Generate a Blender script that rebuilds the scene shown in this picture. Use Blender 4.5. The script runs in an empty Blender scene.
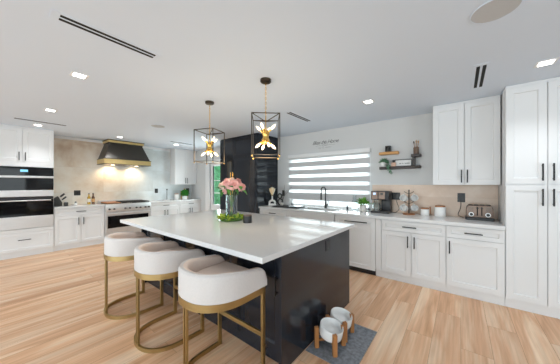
import bpy, bmesh, math, random
from mathutils import Vector, Matrix
R = math.radians
PI = math.pi
C = bpy.context.scene.collection
sc = bpy.context.scene

# ------------------------------------------------------------------ camera, world, lights, exposure
cam_d = bpy.data.cameras.new('camera')
cam = bpy.data.objects.new('camera', cam_d); C.objects.link(cam)
cam.location = (0, 0, 1.39)
cam.rotation_euler = (R(90), 0, R(38.3))
cam_d.sensor_width = 36; cam_d.lens = 36 * 229 / 560
cam_d.shift_y = 2.5 / 560
cam_d.clip_start = 0.02; cam_d.clip_end = 200
sc.camera = cam
sc.view_settings.view_transform = 'Standard'
sc.view_settings.look = 'None'
sc.view_settings.gamma = 1
sc.view_settings.use_curve_mapping = False
sc.view_settings.exposure = 0.15

world = bpy.data.worlds.new('sky'); sc.world = world
world.use_nodes = True
wn = world.node_tree
bg = wn.nodes['Background']
bg.inputs['Color'].default_value = (0.86, 0.94, 1.0, 1)
bg.inputs['Strength'].default_value = 2.2

def area(name, loc, rot, sx, sy, power, col=(1, 1, 1)):
    d = bpy.data.lights.new(name, 'AREA'); d.shape = 'RECTANGLE'
    d.size = sx; d.size_y = sy; d.energy = power; d.color = col
    o = bpy.data.objects.new(name, d); C.objects.link(o)
    o.location = loc; o.rotation_euler = rot
    return o
# daylight through the tall glazing behind the camera and the side window
CW = (0.87, 0.945, 1.0)
CB = (0.62, 0.84, 1.0)
area('daylight_rear', (-1.8, -3.55, 1.2), (R(90), 0, 0), 9.0, 2.1, 68, CW)
area('daylight_side', (4.05, -0.6, 1.15), (R(90), 0, R(90)), 3.4, 2.1, 33, CW)
# added fill lamps, tilted up to give the ceiling more even, cooler light
area('ceiling_fill_rear', (-1.8, -3.5, 0.4), (R(120), 0, 0), 9.0, 0.7, 36, CB)
area('ceiling_fill_side', (4.0, -0.6, 0.4), (R(120), 0, R(90)), 3.4, 0.7, 28, CB)
area('daylight_window', (-2.16, 4.45, 1.45), (R(-100), 0, 0), 1.7, 1.0, 7, (0.87, 0.95, 1.0))
area('daylight_door', (-5.45, 4.45, 1.15), (R(-100), 0, 0), 1.2, 1.8, 60, (0.87, 0.96, 1.0))

# ------------------------------------------------------------------ materials
def lin(c):
    return tuple(((v / 12.92) if v <= 0.04045 else ((v + 0.055) / 1.055) ** 2.4) for v in c)
def hexc(h):
    return lin(tuple(int(h[i:i + 2], 16) / 255 for i in (0, 2, 4)))
MATS = {}
def mat(name, col, rough=0.5, metal=0.0, var=0.0, scale=8.0, bump=0.0, bscale=60.0, spec=None, coat=0.0, trans=0.0, ior=None, emit=None, es=0.0, stretch=None):
    m = bpy.data.materials.new(name); m.use_nodes = True
    nt = m.node_tree; p = nt.nodes['Principled BSDF']
    if isinstance(col, str): col = hexc(col)
    p.inputs['Base Color'].default_value = (*col, 1)
    p.inputs['Roughness'].default_value = rough
    p.inputs['Metallic'].default_value = metal
    if spec is not None: p.inputs['Specular IOR Level'].default_value = spec
    if coat: p.inputs['Coat Weight'].default_value = coat; p.inputs['Coat Roughness'].default_value = 0.08
    if trans: p.inputs['Transmission Weight'].default_value = trans
    if ior: p.inputs['IOR'].default_value = ior
    if emit is not None:
        p.inputs['Emission Color'].default_value = (*emit, 1); p.inputs['Emission Strength'].default_value = es
    if var or bump:
        tc = nt.nodes.new('ShaderNodeTexCoord'); mp = nt.nodes.new('ShaderNodeMapping')
        nt.links.new(tc.outputs['Object'], mp.inputs['Vector'])
        if stretch: mp.inputs['Scale'].default_value = stretch
        if var:
            n = nt.nodes.new('ShaderNodeTexNoise'); n.inputs['Scale'].default_value = scale; n.inputs['Detail'].default_value = 4
            nt.links.new(mp.outputs['Vector'], n.inputs['Vector'])
            mx = nt.nodes.new('ShaderNodeMix'); mx.data_type = 'RGBA'
            mx.inputs[6].default_value = (*[max(0, c * (1 - var)) for c in col], 1)
            mx.inputs[7].default_value = (*[min(1, c * (1 + var)) for c in col], 1)
            nt.links.new(n.outputs['Fac'], mx.inputs[0])
            nt.links.new(mx.outputs[2], p.inputs['Base Color'])
        if bump:
            n2 = nt.nodes.new('ShaderNodeTexNoise'); n2.inputs['Scale'].default_value = bscale; n2.inputs['Detail'].default_value = 3
            nt.links.new(mp.outputs['Vector'], n2.inputs['Vector'])
            b = nt.nodes.new('ShaderNodeBump'); b.inputs['Strength'].default_value = bump; b.inputs['Distance'].default_value = 0.01
            nt.links.new(n2.outputs['Fac'], b.inputs['Height']); nt.links.new(b.outputs['Normal'], p.inputs['Normal'])
    MATS[name] = m
    return m

M_wall = mat('wall_paint', (0.66, 0.66, 0.655), 0.85, var=0.015, scale=2)
M_ceil = mat('ceiling_paint', (0.722, 0.793, 0.885), 0.9, var=0.01, scale=1.5)
M_white = mat('white_lacquer', (0.80, 0.80, 0.80), 0.5, var=0.01, scale=3)
M_trimw = mat('white_trim', (0.82, 0.82, 0.82), 0.45, var=0.01, scale=3)
M_black = mat('black_lacquer', (0.015, 0.0185, 0.026), 0.16, var=0.1, spec=0.42, scale=5, bump=0.015, bscale=4)
M_pull = mat('black_pull', (0.02, 0.02, 0.021), 0.35, metal=0.4, var=0.1)
M_quartz = mat('white_quartz', (0.74, 0.74, 0.74), 0.09, var=0.03, scale=60)
M_steel = mat('stainless_steel', (0.72, 0.72, 0.72), 0.42, metal=0.75, var=0.08, scale=6, stretch=(1, 1, 12))
M_dsteel = mat('dark_steel', (0.07, 0.07, 0.068), 0.3, metal=0.9, var=0.1)
M_bglass = mat('black_glass', (0.006, 0.006, 0.007), 0.04, var=0.05, spec=0.3)
M_bplastic = mat('black_plastic', (0.018, 0.018, 0.02), 0.4, var=0.1)
M_iron = mat('cast_iron', (0.035, 0.034, 0.033), 0.55, var=0.2, scale=40)
M_brass = mat('brushed_brass', (0.47, 0.355, 0.165), 0.36, metal=1.0, var=0.12, scale=12, stretch=(1, 1, 6))
M_gold = mat('polished_gold', (0.80, 0.50, 0.14), 0.22, metal=1.0, var=0.08)
M_hbrass = mat('hood_brass', (0.74, 0.56, 0.25), 0.38, metal=0.65, var=0.15, scale=9)
M_bronze = mat('dark_bronze', (0.075, 0.06, 0.045), 0.38, metal=0.85, var=0.15)
M_hood = mat('hood_dark_metal', (0.075, 0.068, 0.06), 0.36, metal=0.75, var=0.12, scale=3)
M_linen = mat('cream_fabric', (0.69, 0.645, 0.62), 0.9, var=0.06, scale=90, bump=0.25, bscale=260)
M_seat = mat('blush_fabric', (0.80, 0.66, 0.575), 0.92, var=0.06, scale=90, bump=0.25, bscale=260)
M_mat = mat('grey_woven_mat', (0.21, 0.22, 0.24), 0.95, var=0.75, scale=38, bump=0.5, bscale=160)
M_ceramic = mat('white_ceramic', (0.82, 0.81, 0.79), 0.25, var=0.02, scale=10)
M_oak = mat('warm_oak', (0.40, 0.17, 0.055), 0.5, var=0.3, scale=14, stretch=(1, 1, 0.15))
M_shelfwood = mat('honey_wood', (0.62, 0.32, 0.11), 0.5, var=0.2, scale=14, stretch=(0.15, 1, 1))
M_darkwood = mat('dark_walnut', (0.055, 0.045, 0.042), 0.55, var=0.3, scale=14, stretch=(0.15, 1, 1))
M_lidwood = mat('acacia_wood', (0.36, 0.15, 0.06), 0.5, var=0.25, scale=20, stretch=(0.2, 1, 1))
M_leaf = mat('leaf_green', (0.10, 0.30, 0.045), 0.5, var=0.4, scale=25)
M_leafd = mat('deep_leaf_green', (0.03, 0.17, 0.02), 0.55, var=0.4, scale=25)
M_leafy = mat('yellow_green_leaf', (0.42, 0.52, 0.06), 0.5, var=0.4, scale=30)
M_leafg = mat('grey_green_leaf', (0.14, 0.30, 0.17), 0.55, var=0.3, scale=25)
M_hedge = mat('hedge_green', (0.14, 0.46, 0.22), 0.5, var=0.5, scale=9)
M_pink = mat('pink_petal', (0.84, 0.47, 0.45), 0.65, var=0.15, scale=30)
M_pinkl = mat('pale_pink_petal', (0.90, 0.70, 0.63), 0.65, var=0.12, scale=30)
M_stem = mat('green_stem', (0.09, 0.20, 0.05), 0.5, var=0.2)
M_glass = mat('smoky_glass', (0.88, 0.93, 0.95), 0.02, trans=1.0, ior=1.3)
M_amber = mat('amber_oil', (0.55, 0.33, 0.03), 0.1, var=0.1, coat=0.5)
M_brownb = mat('brown_bottle', (0.12, 0.05, 0.02), 0.15, var=0.1, coat=0.5)
M_cream = mat('cream_plume', (0.86, 0.64, 0.38), 0.9, var=0.2, scale=30)
M_creamw = mat('white_plume', (0.82, 0.76, 0.66), 0.9, var=0.12, scale=30)
M_decal = mat('grey_vinyl', (0.15, 0.15, 0.15), 0.6, var=0.05)
M_copper = mat('dark_copper', (0.20, 0.14, 0.11), 0.35, metal=0.6, var=0.1)
M_pinkbox = mat('blush_card', (0.68, 0.44, 0.33), 0.7, var=0.08)
M_sofa = mat('grey_sofa_cloth', (0.13, 0.13, 0.135), 0.9, var=0.15, scale=60)
M_concrete = mat('patio_concrete', (0.62, 0.62, 0.60), 0.8, var=0.08, scale=5)
M_ventslot = mat('vent_slot_black', (0.01, 0.01, 0.01), 0.8, var=0.1)
M_speaker = mat('speaker_grille', (0.55, 0.55, 0.55), 0.8, var=0.05, scale=200)
M_lens = mat('lamp_lens', (0.9, 0.9, 0.9), 0.5, emit=(1, 0.97, 0.93), es=9)
M_bulb = mat('warm_bulb', (0.95, 0.9, 0.8), 0.4, emit=(1.0, 0.78, 0.48), es=3.4)
M_bluescr = mat('blue_display', (0.1, 0.3, 0.4), 0.3, emit=(0.25, 0.62, 0.85), es=0.9)
M_screen = mat('pale_display', (0.3, 0.4, 0.6), 0.3, emit=(0.55, 0.7, 0.95), es=0.8)
M_hoodlens = mat('hood_lamp_lens', (0.9, 0.85, 0.7), 0.5, emit=(1, 0.78, 0.5), es=6)
M_soil = mat('dark_soil', (0.03, 0.022, 0.015), 0.95, var=0.3, scale=60)
M_speck = mat('speckled_stoneware', (0.66, 0.63, 0.59), 0.6, var=0.12, scale=60)

def floor_material():
    m = bpy.data.materials.new('oak_plank_floor'); m.use_nodes = True
    nt = m.node_tree; p = nt.nodes['Principled BSDF']; L = nt.links.new
    N = nt.nodes.new
    tc = N('ShaderNodeTexCoord'); sep = N('ShaderNodeSeparateXYZ'); L(tc.outputs['Object'], sep.inputs[0])
    comb = N('ShaderNodeCombineXYZ'); L(sep.outputs['Y'], comb.inputs['X']); L(sep.outputs['X'], comb.inputs['Y'])
    br = N('ShaderNodeTexBrick'); L(comb.outputs[0], br.inputs['Vector'])
    br.offset = 0.37; br.offset_frequency = 2; br.squash = 1
    br.inputs['Scale'].default_value = 1
    br.inputs['Brick Width'].default_value = 1.52; br.inputs['Row Height'].default_value = 0.205
    br.inputs['Mortar Size'].default_value = 0.0011; br.inputs['Mortar Smooth'].default_value = 0.2
    br.inputs['Bias'].default_value = 0.0
    br.inputs['Color1'].default_value = (0, 0, 0, 1); br.inputs['Color2'].default_value = (1, 1, 1, 1)
    br.inputs['Mortar'].default_value = (0.5, 0.5, 0.5, 1)
    # per-plank offset so the grain is broken at each plank
    mul = N('ShaderNodeVectorMath'); mul.operation = 'MULTIPLY'; L(br.outputs['Color'], mul.inputs[0]); mul.inputs[1].default_value = (17, 31, 23)
    sc1 = N('ShaderNodeMapping'); sc1.inputs['Scale'].default_value = (6.5, 0.6, 1); L(tc.outputs['Object'], sc1.inputs['Vector'])
    add = N('ShaderNodeVectorMath'); add.operation = 'ADD'; L(sc1.outputs[0], add.inputs[0]); L(mul.outputs[0], add.inputs[1])
    n1 = N('ShaderNodeTexNoise'); n1.inputs['Scale'].default_value = 1.0; n1.inputs['Detail'].default_value = 4; n1.inputs['Distortion'].default_value = 1.1
    L(add.outputs[0], n1.inputs['Vector'])
    sc2 = N('ShaderNodeMapping'); sc2.inputs['Scale'].default_value = (55, 1.6, 1); L(tc.outputs['Object'], sc2.inputs['Vector'])
    add2 = N('ShaderNodeVectorMath'); add2.operation = 'ADD'; L(sc2.outputs[0], add2.inputs[0]); L(mul.outputs[0], add2.inputs[1])
    n2 = N('ShaderNodeTexNoise'); n2.inputs['Scale'].default_value = 1.0; n2.inputs['Detail'].default_value = 4; L(add2.outputs[0], n2.inputs['Vector'])
    ramp = N('ShaderNodeValToRGB'); L(n1.outputs['Fac'], ramp.inputs[0])
    e = ramp.color_ramp.elements
    e[0].position = 0.24; e[0].color = (*hexc('c4936c'), 1)
    e[1].position = 0.80; e[1].color = (*hexc('f4dcc2'), 1)
    k = ramp.color_ramp.elements.new(0.47); k.color = (*hexc('e0b38e'), 1)
    k = ramp.color_ramp.elements.new(0.58); k.color = (*hexc('e9c6a5'), 1)
    # plank-to-plank tone
    tone = N('ShaderNodeMix'); tone.data_type = 'RGBA'; tone.blend_type = 'MULTIPLY'; tone.inputs[0].default_value = 1
    tr = N('ShaderNodeValToRGB'); L(br.outputs['Color'], tr.inputs[0])
    tr.color_ramp.elements[0].color = (0.93, 0.90, 0.885, 1); tr.color_ramp.elements[1].color = (1.08, 1.08, 1.07, 1)
    L(ramp.outputs[0], tone.inputs[6]); L(tr.outputs[0], tone.inputs[7])
    fine = N('ShaderNodeMix'); fine.data_type = 'RGBA'; fine.blend_type = 'MULTIPLY'; fine.inputs[0].default_value = 1
    fr = N('ShaderNodeValToRGB'); L(n2.outputs['Fac'], fr.inputs[0])
    fr.color_ramp.elements[0].position = 0.3; fr.color_ramp.elements[0].color = (0.86, 0.83, 0.80, 1)
    fr.color_ramp.elements[1].position = 0.65; fr.color_ramp.elements[1].color = (1.03, 1.03, 1.03, 1)
    L(tone.outputs[2], fine.inputs[6]); L(fr.outputs[0], fine.inputs[7])
    gap = N('ShaderNodeMix'); gap.data_type = 'RGBA'; L(br.outputs['Fac'], gap.inputs[0])
    L(fine.outputs[2], gap.inputs[6]); gap.inputs[7].default_value = (*hexc('9a7455'), 1)
    L(gap.outputs[2], p.inputs['Base Color'])
    p.inputs['Roughness'].default_value = 0.36
    p.inputs['Specular IOR Level'].default_value = 0.35
    return m
M_floor = floor_material()

def stone_material(name, cols, scale, tile, grout=0.85, axis='YZ'):
    m = bpy.data.materials.new(name); m.use_nodes = True
    nt = m.node_tree; p = nt.nodes['Principled BSDF']; L = nt.links.new; N = nt.nodes.new
    tc = N('ShaderNodeTexCoord'); sep = N('ShaderNodeSeparateXYZ'); L(tc.outputs['Object'], sep.inputs[0])
    comb = N('ShaderNodeCombineXYZ'); L(sep.outputs[axis[0]], comb.inputs['X']); L(sep.outputs[axis[1]], comb.inputs['Y'])
    br = N('ShaderNodeTexBrick'); L(comb.outputs[0], br.inputs['Vector'])
    br.inputs['Scale'].default_value = 1; br.inputs['Brick Width'].default_value = tile[0]; br.inputs['Row Height'].default_value = tile[1]
    br.inputs['Mortar Size'].default_value = 0.002; br.offset = 0.5
    br.inputs['Color1'].default_value = (0, 0, 0, 1); br.inputs['Color2'].default_value = (1, 1, 1, 1)
    mul = N('ShaderNodeVectorMath'); mul.operation = 'MULTIPLY'; L(br.outputs['Color'], mul.inputs[0]); mul.inputs[1].default_value = (1.3, 1.7, 0.9)
    add = N('ShaderNodeVectorMath'); add.operation = 'ADD'; L(tc.outputs['Object'], add.inputs[0]); L(mul.outputs[0], add.inputs[1])
    n = N('ShaderNodeTexNoise'); n.inputs['Scale'].default_value = scale; n.inputs['Detail'].default_value = 7; n.inputs['Roughness'].default_value = 0.6
    n.inputs['Distortion'].default_value = 0.15
    L(add.outputs[0], n.inputs['Vector'])
    r = N('ShaderNodeValToRGB'); L(n.outputs['Fac'], r.inputs[0])
    els = r.color_ramp.elements
    els[0].position = cols[0][0]; els[0].color = (*hexc(cols[0][1]), 1)
    els[1].position = cols[-1][0]; els[1].color = (*hexc(cols[-1][1]), 1)
    for pos, h in cols[1:-1]:
        k = els.new(pos); k.color = (*hexc(h), 1)
    last = r.outputs[0]
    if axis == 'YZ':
        # warm cloudy tones to the left blend into cool grey tones to the right
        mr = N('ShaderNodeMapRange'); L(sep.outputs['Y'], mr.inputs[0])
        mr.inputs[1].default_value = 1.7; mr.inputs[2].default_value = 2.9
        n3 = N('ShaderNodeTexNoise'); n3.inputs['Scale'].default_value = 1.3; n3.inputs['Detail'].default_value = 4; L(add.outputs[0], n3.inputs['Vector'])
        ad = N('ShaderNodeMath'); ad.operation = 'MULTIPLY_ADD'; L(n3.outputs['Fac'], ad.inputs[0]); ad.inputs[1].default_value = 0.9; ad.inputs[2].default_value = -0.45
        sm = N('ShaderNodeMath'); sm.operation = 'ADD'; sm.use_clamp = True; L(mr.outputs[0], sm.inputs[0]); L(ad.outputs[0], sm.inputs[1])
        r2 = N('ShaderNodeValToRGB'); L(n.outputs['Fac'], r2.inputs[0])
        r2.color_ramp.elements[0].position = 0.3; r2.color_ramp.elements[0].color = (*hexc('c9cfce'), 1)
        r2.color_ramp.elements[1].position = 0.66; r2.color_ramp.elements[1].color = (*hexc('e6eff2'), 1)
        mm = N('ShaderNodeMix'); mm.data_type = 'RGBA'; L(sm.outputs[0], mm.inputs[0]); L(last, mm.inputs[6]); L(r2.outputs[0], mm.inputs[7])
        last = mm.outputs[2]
    g = N('ShaderNodeMix'); g.data_type = 'RGBA'; g.blend_type = 'MULTIPLY'; L(br.outputs['Fac'], g.inputs[0]); L(last, g.inputs[6]); g.inputs[7].default_value = (grout, grout, grout, 1)
    L(g.outputs[2], p.inputs['Base Color']); p.inputs['Roughness'].default_value = 0.3
    return m
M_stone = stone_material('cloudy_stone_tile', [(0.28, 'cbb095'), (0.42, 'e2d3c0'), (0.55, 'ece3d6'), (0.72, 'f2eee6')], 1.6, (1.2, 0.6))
M_tile = stone_material('beige_stone_tile', [(0.3, 'cbb09a'), (0.5, 'd6bda8'), (0.72, 'e0cdbc')], 3.0, (1.2, 0.6), 0.9, 'XZ')

def fabric_sheer():
    m = bpy.data.materials.new('sheer_voile'); m.use_nodes = True
    nt = m.node_tree; nt.nodes.remove(nt.nodes['Principled BSDF']); out = nt.nodes['Material Output']
    t = nt.nodes.new('ShaderNodeBsdfTransparent'); t.inputs[0].default_value = (0.95, 0.96, 0.97, 1)
    tl = nt.nodes.new('ShaderNodeBsdfTranslucent'); tl.inputs[0].default_value = (0.95, 0.95, 0.95, 1)
    w = nt.nodes.new('ShaderNodeTexNoise'); w.inputs['Scale'].default_value = 300
    mr = nt.nodes.new('ShaderNodeMapRange'); mr.inputs[3].default_value = 0.72; mr.inputs[4].default_value = 0.85
    nt.links.new(w.outputs['Fac'], mr.inputs[0])
    mx = nt.nodes.new('ShaderNodeMixShader')
    nt.links.new(mr.outputs[0], mx.inputs[0]); nt.links.new(t.outputs[0], mx.inputs[1]); nt.links.new(tl.outputs[0], mx.inputs[2])
    nt.links.new(mx.outputs[0], out.inputs['Surface'])
    return m
M_sheer = fabric_sheer()
M_band = mat('grey_blind_fabric', (0.58, 0.58, 0.585), 0.9, var=0.04, scale=120)

def pane_material():
    m = bpy.data.materials.new('window_glass'); m.use_nodes = True
    nt = m.node_tree; nt.nodes.remove(nt.nodes['Principled BSDF']); out = nt.nodes['Material Output']
    t = nt.nodes.new('ShaderNodeBsdfTransparent'); t.inputs[0].default_value = (0.96, 0.99, 0.98, 1)
    g = nt.nodes.new('ShaderNodeBsdfGlossy'); g.inputs['Roughness'].default_value = 0.02
    fw = nt.nodes.new('ShaderNodeLayerWeight'); fw.inputs[0].default_value = 0.2
    lw = nt.nodes.new('ShaderNodeMath'); lw.operation = 'MULTIPLY'; lw.inputs[1].default_value = 0.25
    nt.links.new(fw.outputs['Facing'], lw.inputs[0])
    mx = nt.nodes.new('ShaderNodeMixShader')
    nt.links.new(lw.outputs[0], mx.inputs[0]); nt.links.new(t.outputs[0], mx.inputs[1]); nt.links.new(g.outputs[0], mx.inputs[2])
    nt.links.new(mx.outputs[0], out.inputs['Surface'])
    return m
M_pane = pane_material()

# ------------------------------------------------------------------ mesh builder
class MB:
    def __init__(self): self.bm = bmesh.new()
    def _merge(self, t, M=None, mi=0):
        if M is not None: bmesh.ops.transform(t, matrix=M, verts=t.verts)
        for f in t.faces: f.material_index = mi
        me = bpy.data.meshes.new('tmp'); t.to_mesh(me); t.free()
        self.bm.from_mesh(me); bpy.data.meshes.remove(me)
        return self
    def box(self, x0, x1, y0, y1, z0, z1, bev=0.0, seg=2, M=None, mi=0):
        t = bmesh.new(); bmesh.ops.create_cube(t, size=1)
        S = Matrix.Translation(((x0 + x1) / 2, (y0 + y1) / 2, (z0 + z1) / 2)) @ Matrix.Diagonal((abs(x1 - x0), abs(y1 - y0), abs(z1 - z0), 1))
        bmesh.ops.transform(t, matrix=S, verts=t.verts)
        if bev > 0:
            bmesh.ops.bevel(t, geom=t.edges[:], offset=min(bev, 0.49 * min(abs(x1 - x0), abs(y1 - y0), abs(z1 - z0))), segments=seg, profile=0.5, affect='EDGES', clamp_overlap=True)
        return self._merge(t, M, mi)
    def prism(self, poly, z0, z1, bev=0.0, M=None, mi=0):
        t = bmesh.new()
        lo = [t.verts.new((x, y, z0)) for x, y in poly]; hi = [t.verts.new((x, y, z1)) for x, y in poly]
        n = len(poly)
        t.faces.new(lo[::-1]); t.faces.new(hi)
        for i in range(n): t.faces.new((lo[i], lo[(i + 1) % n], hi[(i + 1) % n], hi[i]))
        bmesh.ops.recalc_face_normals(t, faces=t.faces[:])
        if bev:
            es = [e for e in t.edges if abs(e.verts[0].co.z - e.verts[1].co.z) < 1e-6]
            bmesh.ops.bevel(t, geom=es, offset=bev, segments=3, profile=0.5, affect='EDGES', clamp_overlap=True)
        return self._merge(t, M, mi)
    def lathe(self, prof, n=24, loc=(0, 0, 0), M=None, mi=0):
        t = bmesh.new(); rings = []
        for r, z in prof:
            if r < 1e-6: rings.append([t.verts.new((loc[0], loc[1], loc[2] + z))])
            else: rings.append([t.verts.new((loc[0] + r * math.cos(2 * PI * k / n), loc[1] + r * math.sin(2 * PI * k / n), loc[2] + z)) for k in range(n)])
        for a, b in zip(rings, rings[1:]):
            for k in range(n):
                q = (k + 1) % n
                if len(a) == 1 and len(b) == 1: continue
                if len(a) == 1: t.faces.new((a[0], b[k], b[q]))
                elif len(b) == 1: t.faces.new((a[k], a[q], b[0]))
                else: t.faces.new((a[k], a[q], b[q], b[k]))
        bmesh.ops.recalc_face_normals(t, faces=t.faces[:])
        return self._merge(t, M, mi)
    def tube(self, pts, r, n=8, closed=False, mi=0, caps=True, M=None):
        sec = [(math.cos(2 * PI * k / n), math.sin(2 * PI * k / n)) for k in range(n)]
        rr = r if isinstance(r, (list, tuple)) else [r] * len(pts)
        return self.sweep(pts, sec, closed, scales=rr, mi=mi, caps=caps, M=M)
    def cyl(self, p0, p1, r, n=16, r1=None, mi=0):
        return self.tube([p0, p1], [r, r if r1 is None else r1], n, mi=mi)
    def sweep(self, pts, sec, closed=False, scales=None, mi=0, caps=True, M=None):
        # section coordinates: (sideways, up); frames keep 'up' as close to world Z as they can
        P = [Vector(p) for p in pts]; t = bmesh.new(); rings = []; m = len(P)
        ref = None
        for i in range(m):
            if closed: d = P[(i + 1) % m] - P[i - 1]
            else: d = P[min(i + 1, m - 1)] - P[max(i - 1, 0)]
            d.normalize()
            if ref is None:
                up = Vector((0, 0, 1)) if abs(d.z) < 0.95 else Vector((0, 1, 0))
            else: up = ref
            s = d.cross(up)
            if s.length < 1e-5: s = d.orthogonal()
            s.normalize(); u = s.cross(d).normalized(); ref = u
            k = scales[i] if scales else 1
            rings.append([t.verts.new(P[i] + s * a * k + u * b * k) for a, b in sec])
        n = len(sec)
        for i in range(m if closed else m - 1):
            a, b = rings[i], rings[(i + 1) % m]
            for k in range(n):
                q = (k + 1) % n
                t.faces.new((a[k], a[q], b[q], b[k]))
        if caps and not closed:
            t.faces.new(rings[0][::-1]); t.faces.new(rings[-1])
        bmesh.ops.recalc_face_normals(t, faces=t.faces[:])
        return self._merge(t, M, mi)
    def sphere(self, c, r, n=12, mi=0, rot=None):
        t = bmesh.new(); bmesh.ops.create_uvsphere(t, u_segments=n + 4, v_segments=n, radius=1)
        rr = r if isinstance(r, (list, tuple)) else (r, r, r)
        Mx = Matrix.Translation(c) @ (rot.to_4x4() if rot else Matrix.Identity(4)) @ Matrix.Diagonal((*rr, 1))
        return self._merge(t, Mx, mi)
    def quads(self, verts, faces, mi=0):
        t = bmesh.new(); vs = [t.verts.new(v) for v in verts]
        for f in faces: t.faces.new([vs[i] for i in f])
        return self._merge(t, None, mi)
    def leaf(self, p, d, length, width, mi=0, fold=0.25):
        d = Vector(d).normalized(); s = d.cross(Vector((0, 0, 1)))
        if s.length < 1e-3: s = Vector((1, 0, 0))
        s.normalize(); u = s.cross(d).normalized(); p = Vector(p)
        a = p; b = p + d * length * 0.45; c = p + d * length - u * length * 0.15
        w = width / 2
        vs = [a, b + s * w + u * w * fold * 2, c, b - s * w + u * w * fold * 2, b]
        t = bmesh.new(); v = [t.verts.new(x) for x in vs]
        t.faces.new((v[0], v[1], v[4])); t.faces.new((v[1], v[2], v[4])); t.faces.new((v[2], v[3], v[4])); t.faces.new((v[3], v[0], v[4]))
        return self._merge(t, None, mi)
    def build(self, name, m, parent=None, smooth=True, ang=35, loc=None, rotz=0):
        me = bpy.data.meshes.new(name)
        bmesh.ops.remove_doubles(self.bm, verts=self.bm.verts, dist=1e-6)
        self.bm.to_mesh(me); self.bm.free()
        for k in (m if isinstance(m, (list, tuple)) else [m]): me.materials.append(k)
        if smooth and len(me.polygons):
            me.polygons.foreach_set('use_smooth', [True] * len(me.polygons))
            me.set_sharp_from_angle(angle=R(ang))
        o = bpy.data.objects.new(name, me); C.objects.link(o)
        if parent: o.parent = parent
        if loc: o.location = loc
        if rotz: o.rotation_euler.z = rotz
        return o

def tag(o, label, cat, group=None):
    o['label'] = label; o['category'] = cat
    if group: o['group'] = group
    return o
def thing(name, label, cat, loc=(0, 0, 0), rotz=0, group=None):
    o = bpy.data.objects.new(name, None); C.objects.link(o)
    o.empty_display_size = 0.1
    o.location = loc; o.rotation_euler = (0, 0, rotz)
    return tag(o, label, cat, group)
def struct(name, mb, m, parent=None, **k):
    o = mb.build(name, m, parent, **k)
    if parent is None: o['kind'] = 'structure'
    return o
def dup(root, loc, rotz=0, label=None, group=None):
    r = root.copy(); C.objects.link(r); r.location = loc; r.rotation_euler = (0, 0, rotz)
    if label: r['label'] = label
    if group: r['group'] = group
    for ch in list(root.children):
        c = ch.copy(); C.objects.link(c); c.parent = r
        for g in ch.children:
            d = g.copy(); C.objects.link(d); d.parent = c
    return r


# ------------------------------------------------------------------ room shell
XL, XR, YB, YF, H = -7.2, 4.2, 4.24, -3.7, 2.5
struct('floor', MB().box(XL - .15, XR + .15, YF - .15, YB + .15, -0.1, 0), M_floor)
struct('ceiling', MB().box(XL - .15, XR + .15, YF - .15, YB + .15, H, H + 0.1), M_ceil)
struct('wall_left', MB().box(XL - .15, XL, YF - .15, YB + .15, 0, H), M_wall)
DX0, DX1, DZ = -6.12, -4.76, 2.06
WX0, WX1, WZ0, WZ1 = -3.06, -1.276, 0.92, 2.0
b = MB()
b.box(XL, DX0, YB, YB + .15, 0, H).box(DX0, DX1, YB, YB + .15, DZ, H).box(DX1, WX0, YB, YB + .15, 0, H)
b.box(WX0, WX1, YB, YB + .15, 0, WZ0).box(WX0, WX1, YB, YB + .15, WZ1, H).box(WX1, XR + .15, YB, YB + .15, 0, H)
struct('wall_back', b, M_wall)
b = MB()
SY0, SY1, SZ0, SZ1 = 1.55, 3.3, 0.95, 2.2
b.box(XR, XR + .15, YF - .15, -2.4, 0, H).box(XR, XR + .15, -2.4, 1.2, 2.25, H).box(XR, XR + .15, 1.2, SY0, 0, H)
b.box(XR, XR + .15, SY0, SY1, 0, SZ0).box(XR, XR + .15, SY0, SY1, SZ1, H).box(XR, XR + .15, SY1, YB, 0, H)
struct('wall_right', b, M_wall)
b = MB()
b.box(XL, -6.4, YF - .15, YF, 0, H).box(-6.4, 2.8, YF - .15, YF, 2.3, H).box(2.8, XR, YF - .15, YF, 0, H)
struct('wall_front', b, M_wall)
# rear sliding glazing and side glazing (out of frame, seen in reflections)
b = MB()
for i in range(6):
    x = -6.4 + i * 9.2 / 5
    b.box(max(-6.4, x - .04), min(2.8, x + .04), YF - .1, YF - .04, 0, 2.3)
b.box(-6.4, 2.8, YF - .1, YF - .04, 2.22, 2.3).box(-6.4, 2.8, YF - .1, YF - .04, 0, .06)
w = struct('window_3', b, M_trimw)
MB().box(-6.36, 2.76, YF - .075, YF - .065, .06, 2.22).build('pane', M_pane, w)
b = MB()
for y in (-2.36, -.6, 1.16): b.box(XR + .04, XR + .1, y - .04, y + .04, 0, 2.25)
b.box(XR + .04, XR + .1, -2.4, 1.2, 2.17, 2.25).box(XR + .04, XR + .1, -2.4, 1.2, 0, .06)
w = struct('window_4', b, M_trimw)
MB().box(XR + .065, XR + .075, -2.36, 1.16, .06, 2.17).build('pane', M_pane, w)
# kitchen window
b = MB()
for x in (WX0 + .025, (WX0 + WX1) / 2, WX1 - .025): b.box(x - .025, x + .025, YB + .04, YB + .1, WZ0, WZ1)
for z in (WZ0 + .02, WZ1 - .02): b.box(WX0, WX1, YB + .04, YB + .1, z - .02, z + .02)
w = struct('window_1', b, M_trimw)
MB().box(WX0 + .03, WX1 - .03, YB + .065, YB + .075, WZ0 + .03, WZ1 - .03).build('pane', M_pane, w)
b = MB()
for y in (SY0 + .025, (SY0 + SY1) / 2, SY1 - .025): b.box(XR + .04, XR + .1, y - .025, y + .025, SZ0, SZ1)
for z in (SZ0 + .02, SZ1 - .02): b.box(XR + .04, XR + .1, SY0, SY1, z - .02, z + .02)
w = struct('window_2', b, M_trimw)
MB().box(XR + .065, XR + .075, SY0 + .03, SY1 - .03, SZ0 + .03, SZ1 - .03).build('pane', M_pane, w)
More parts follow.
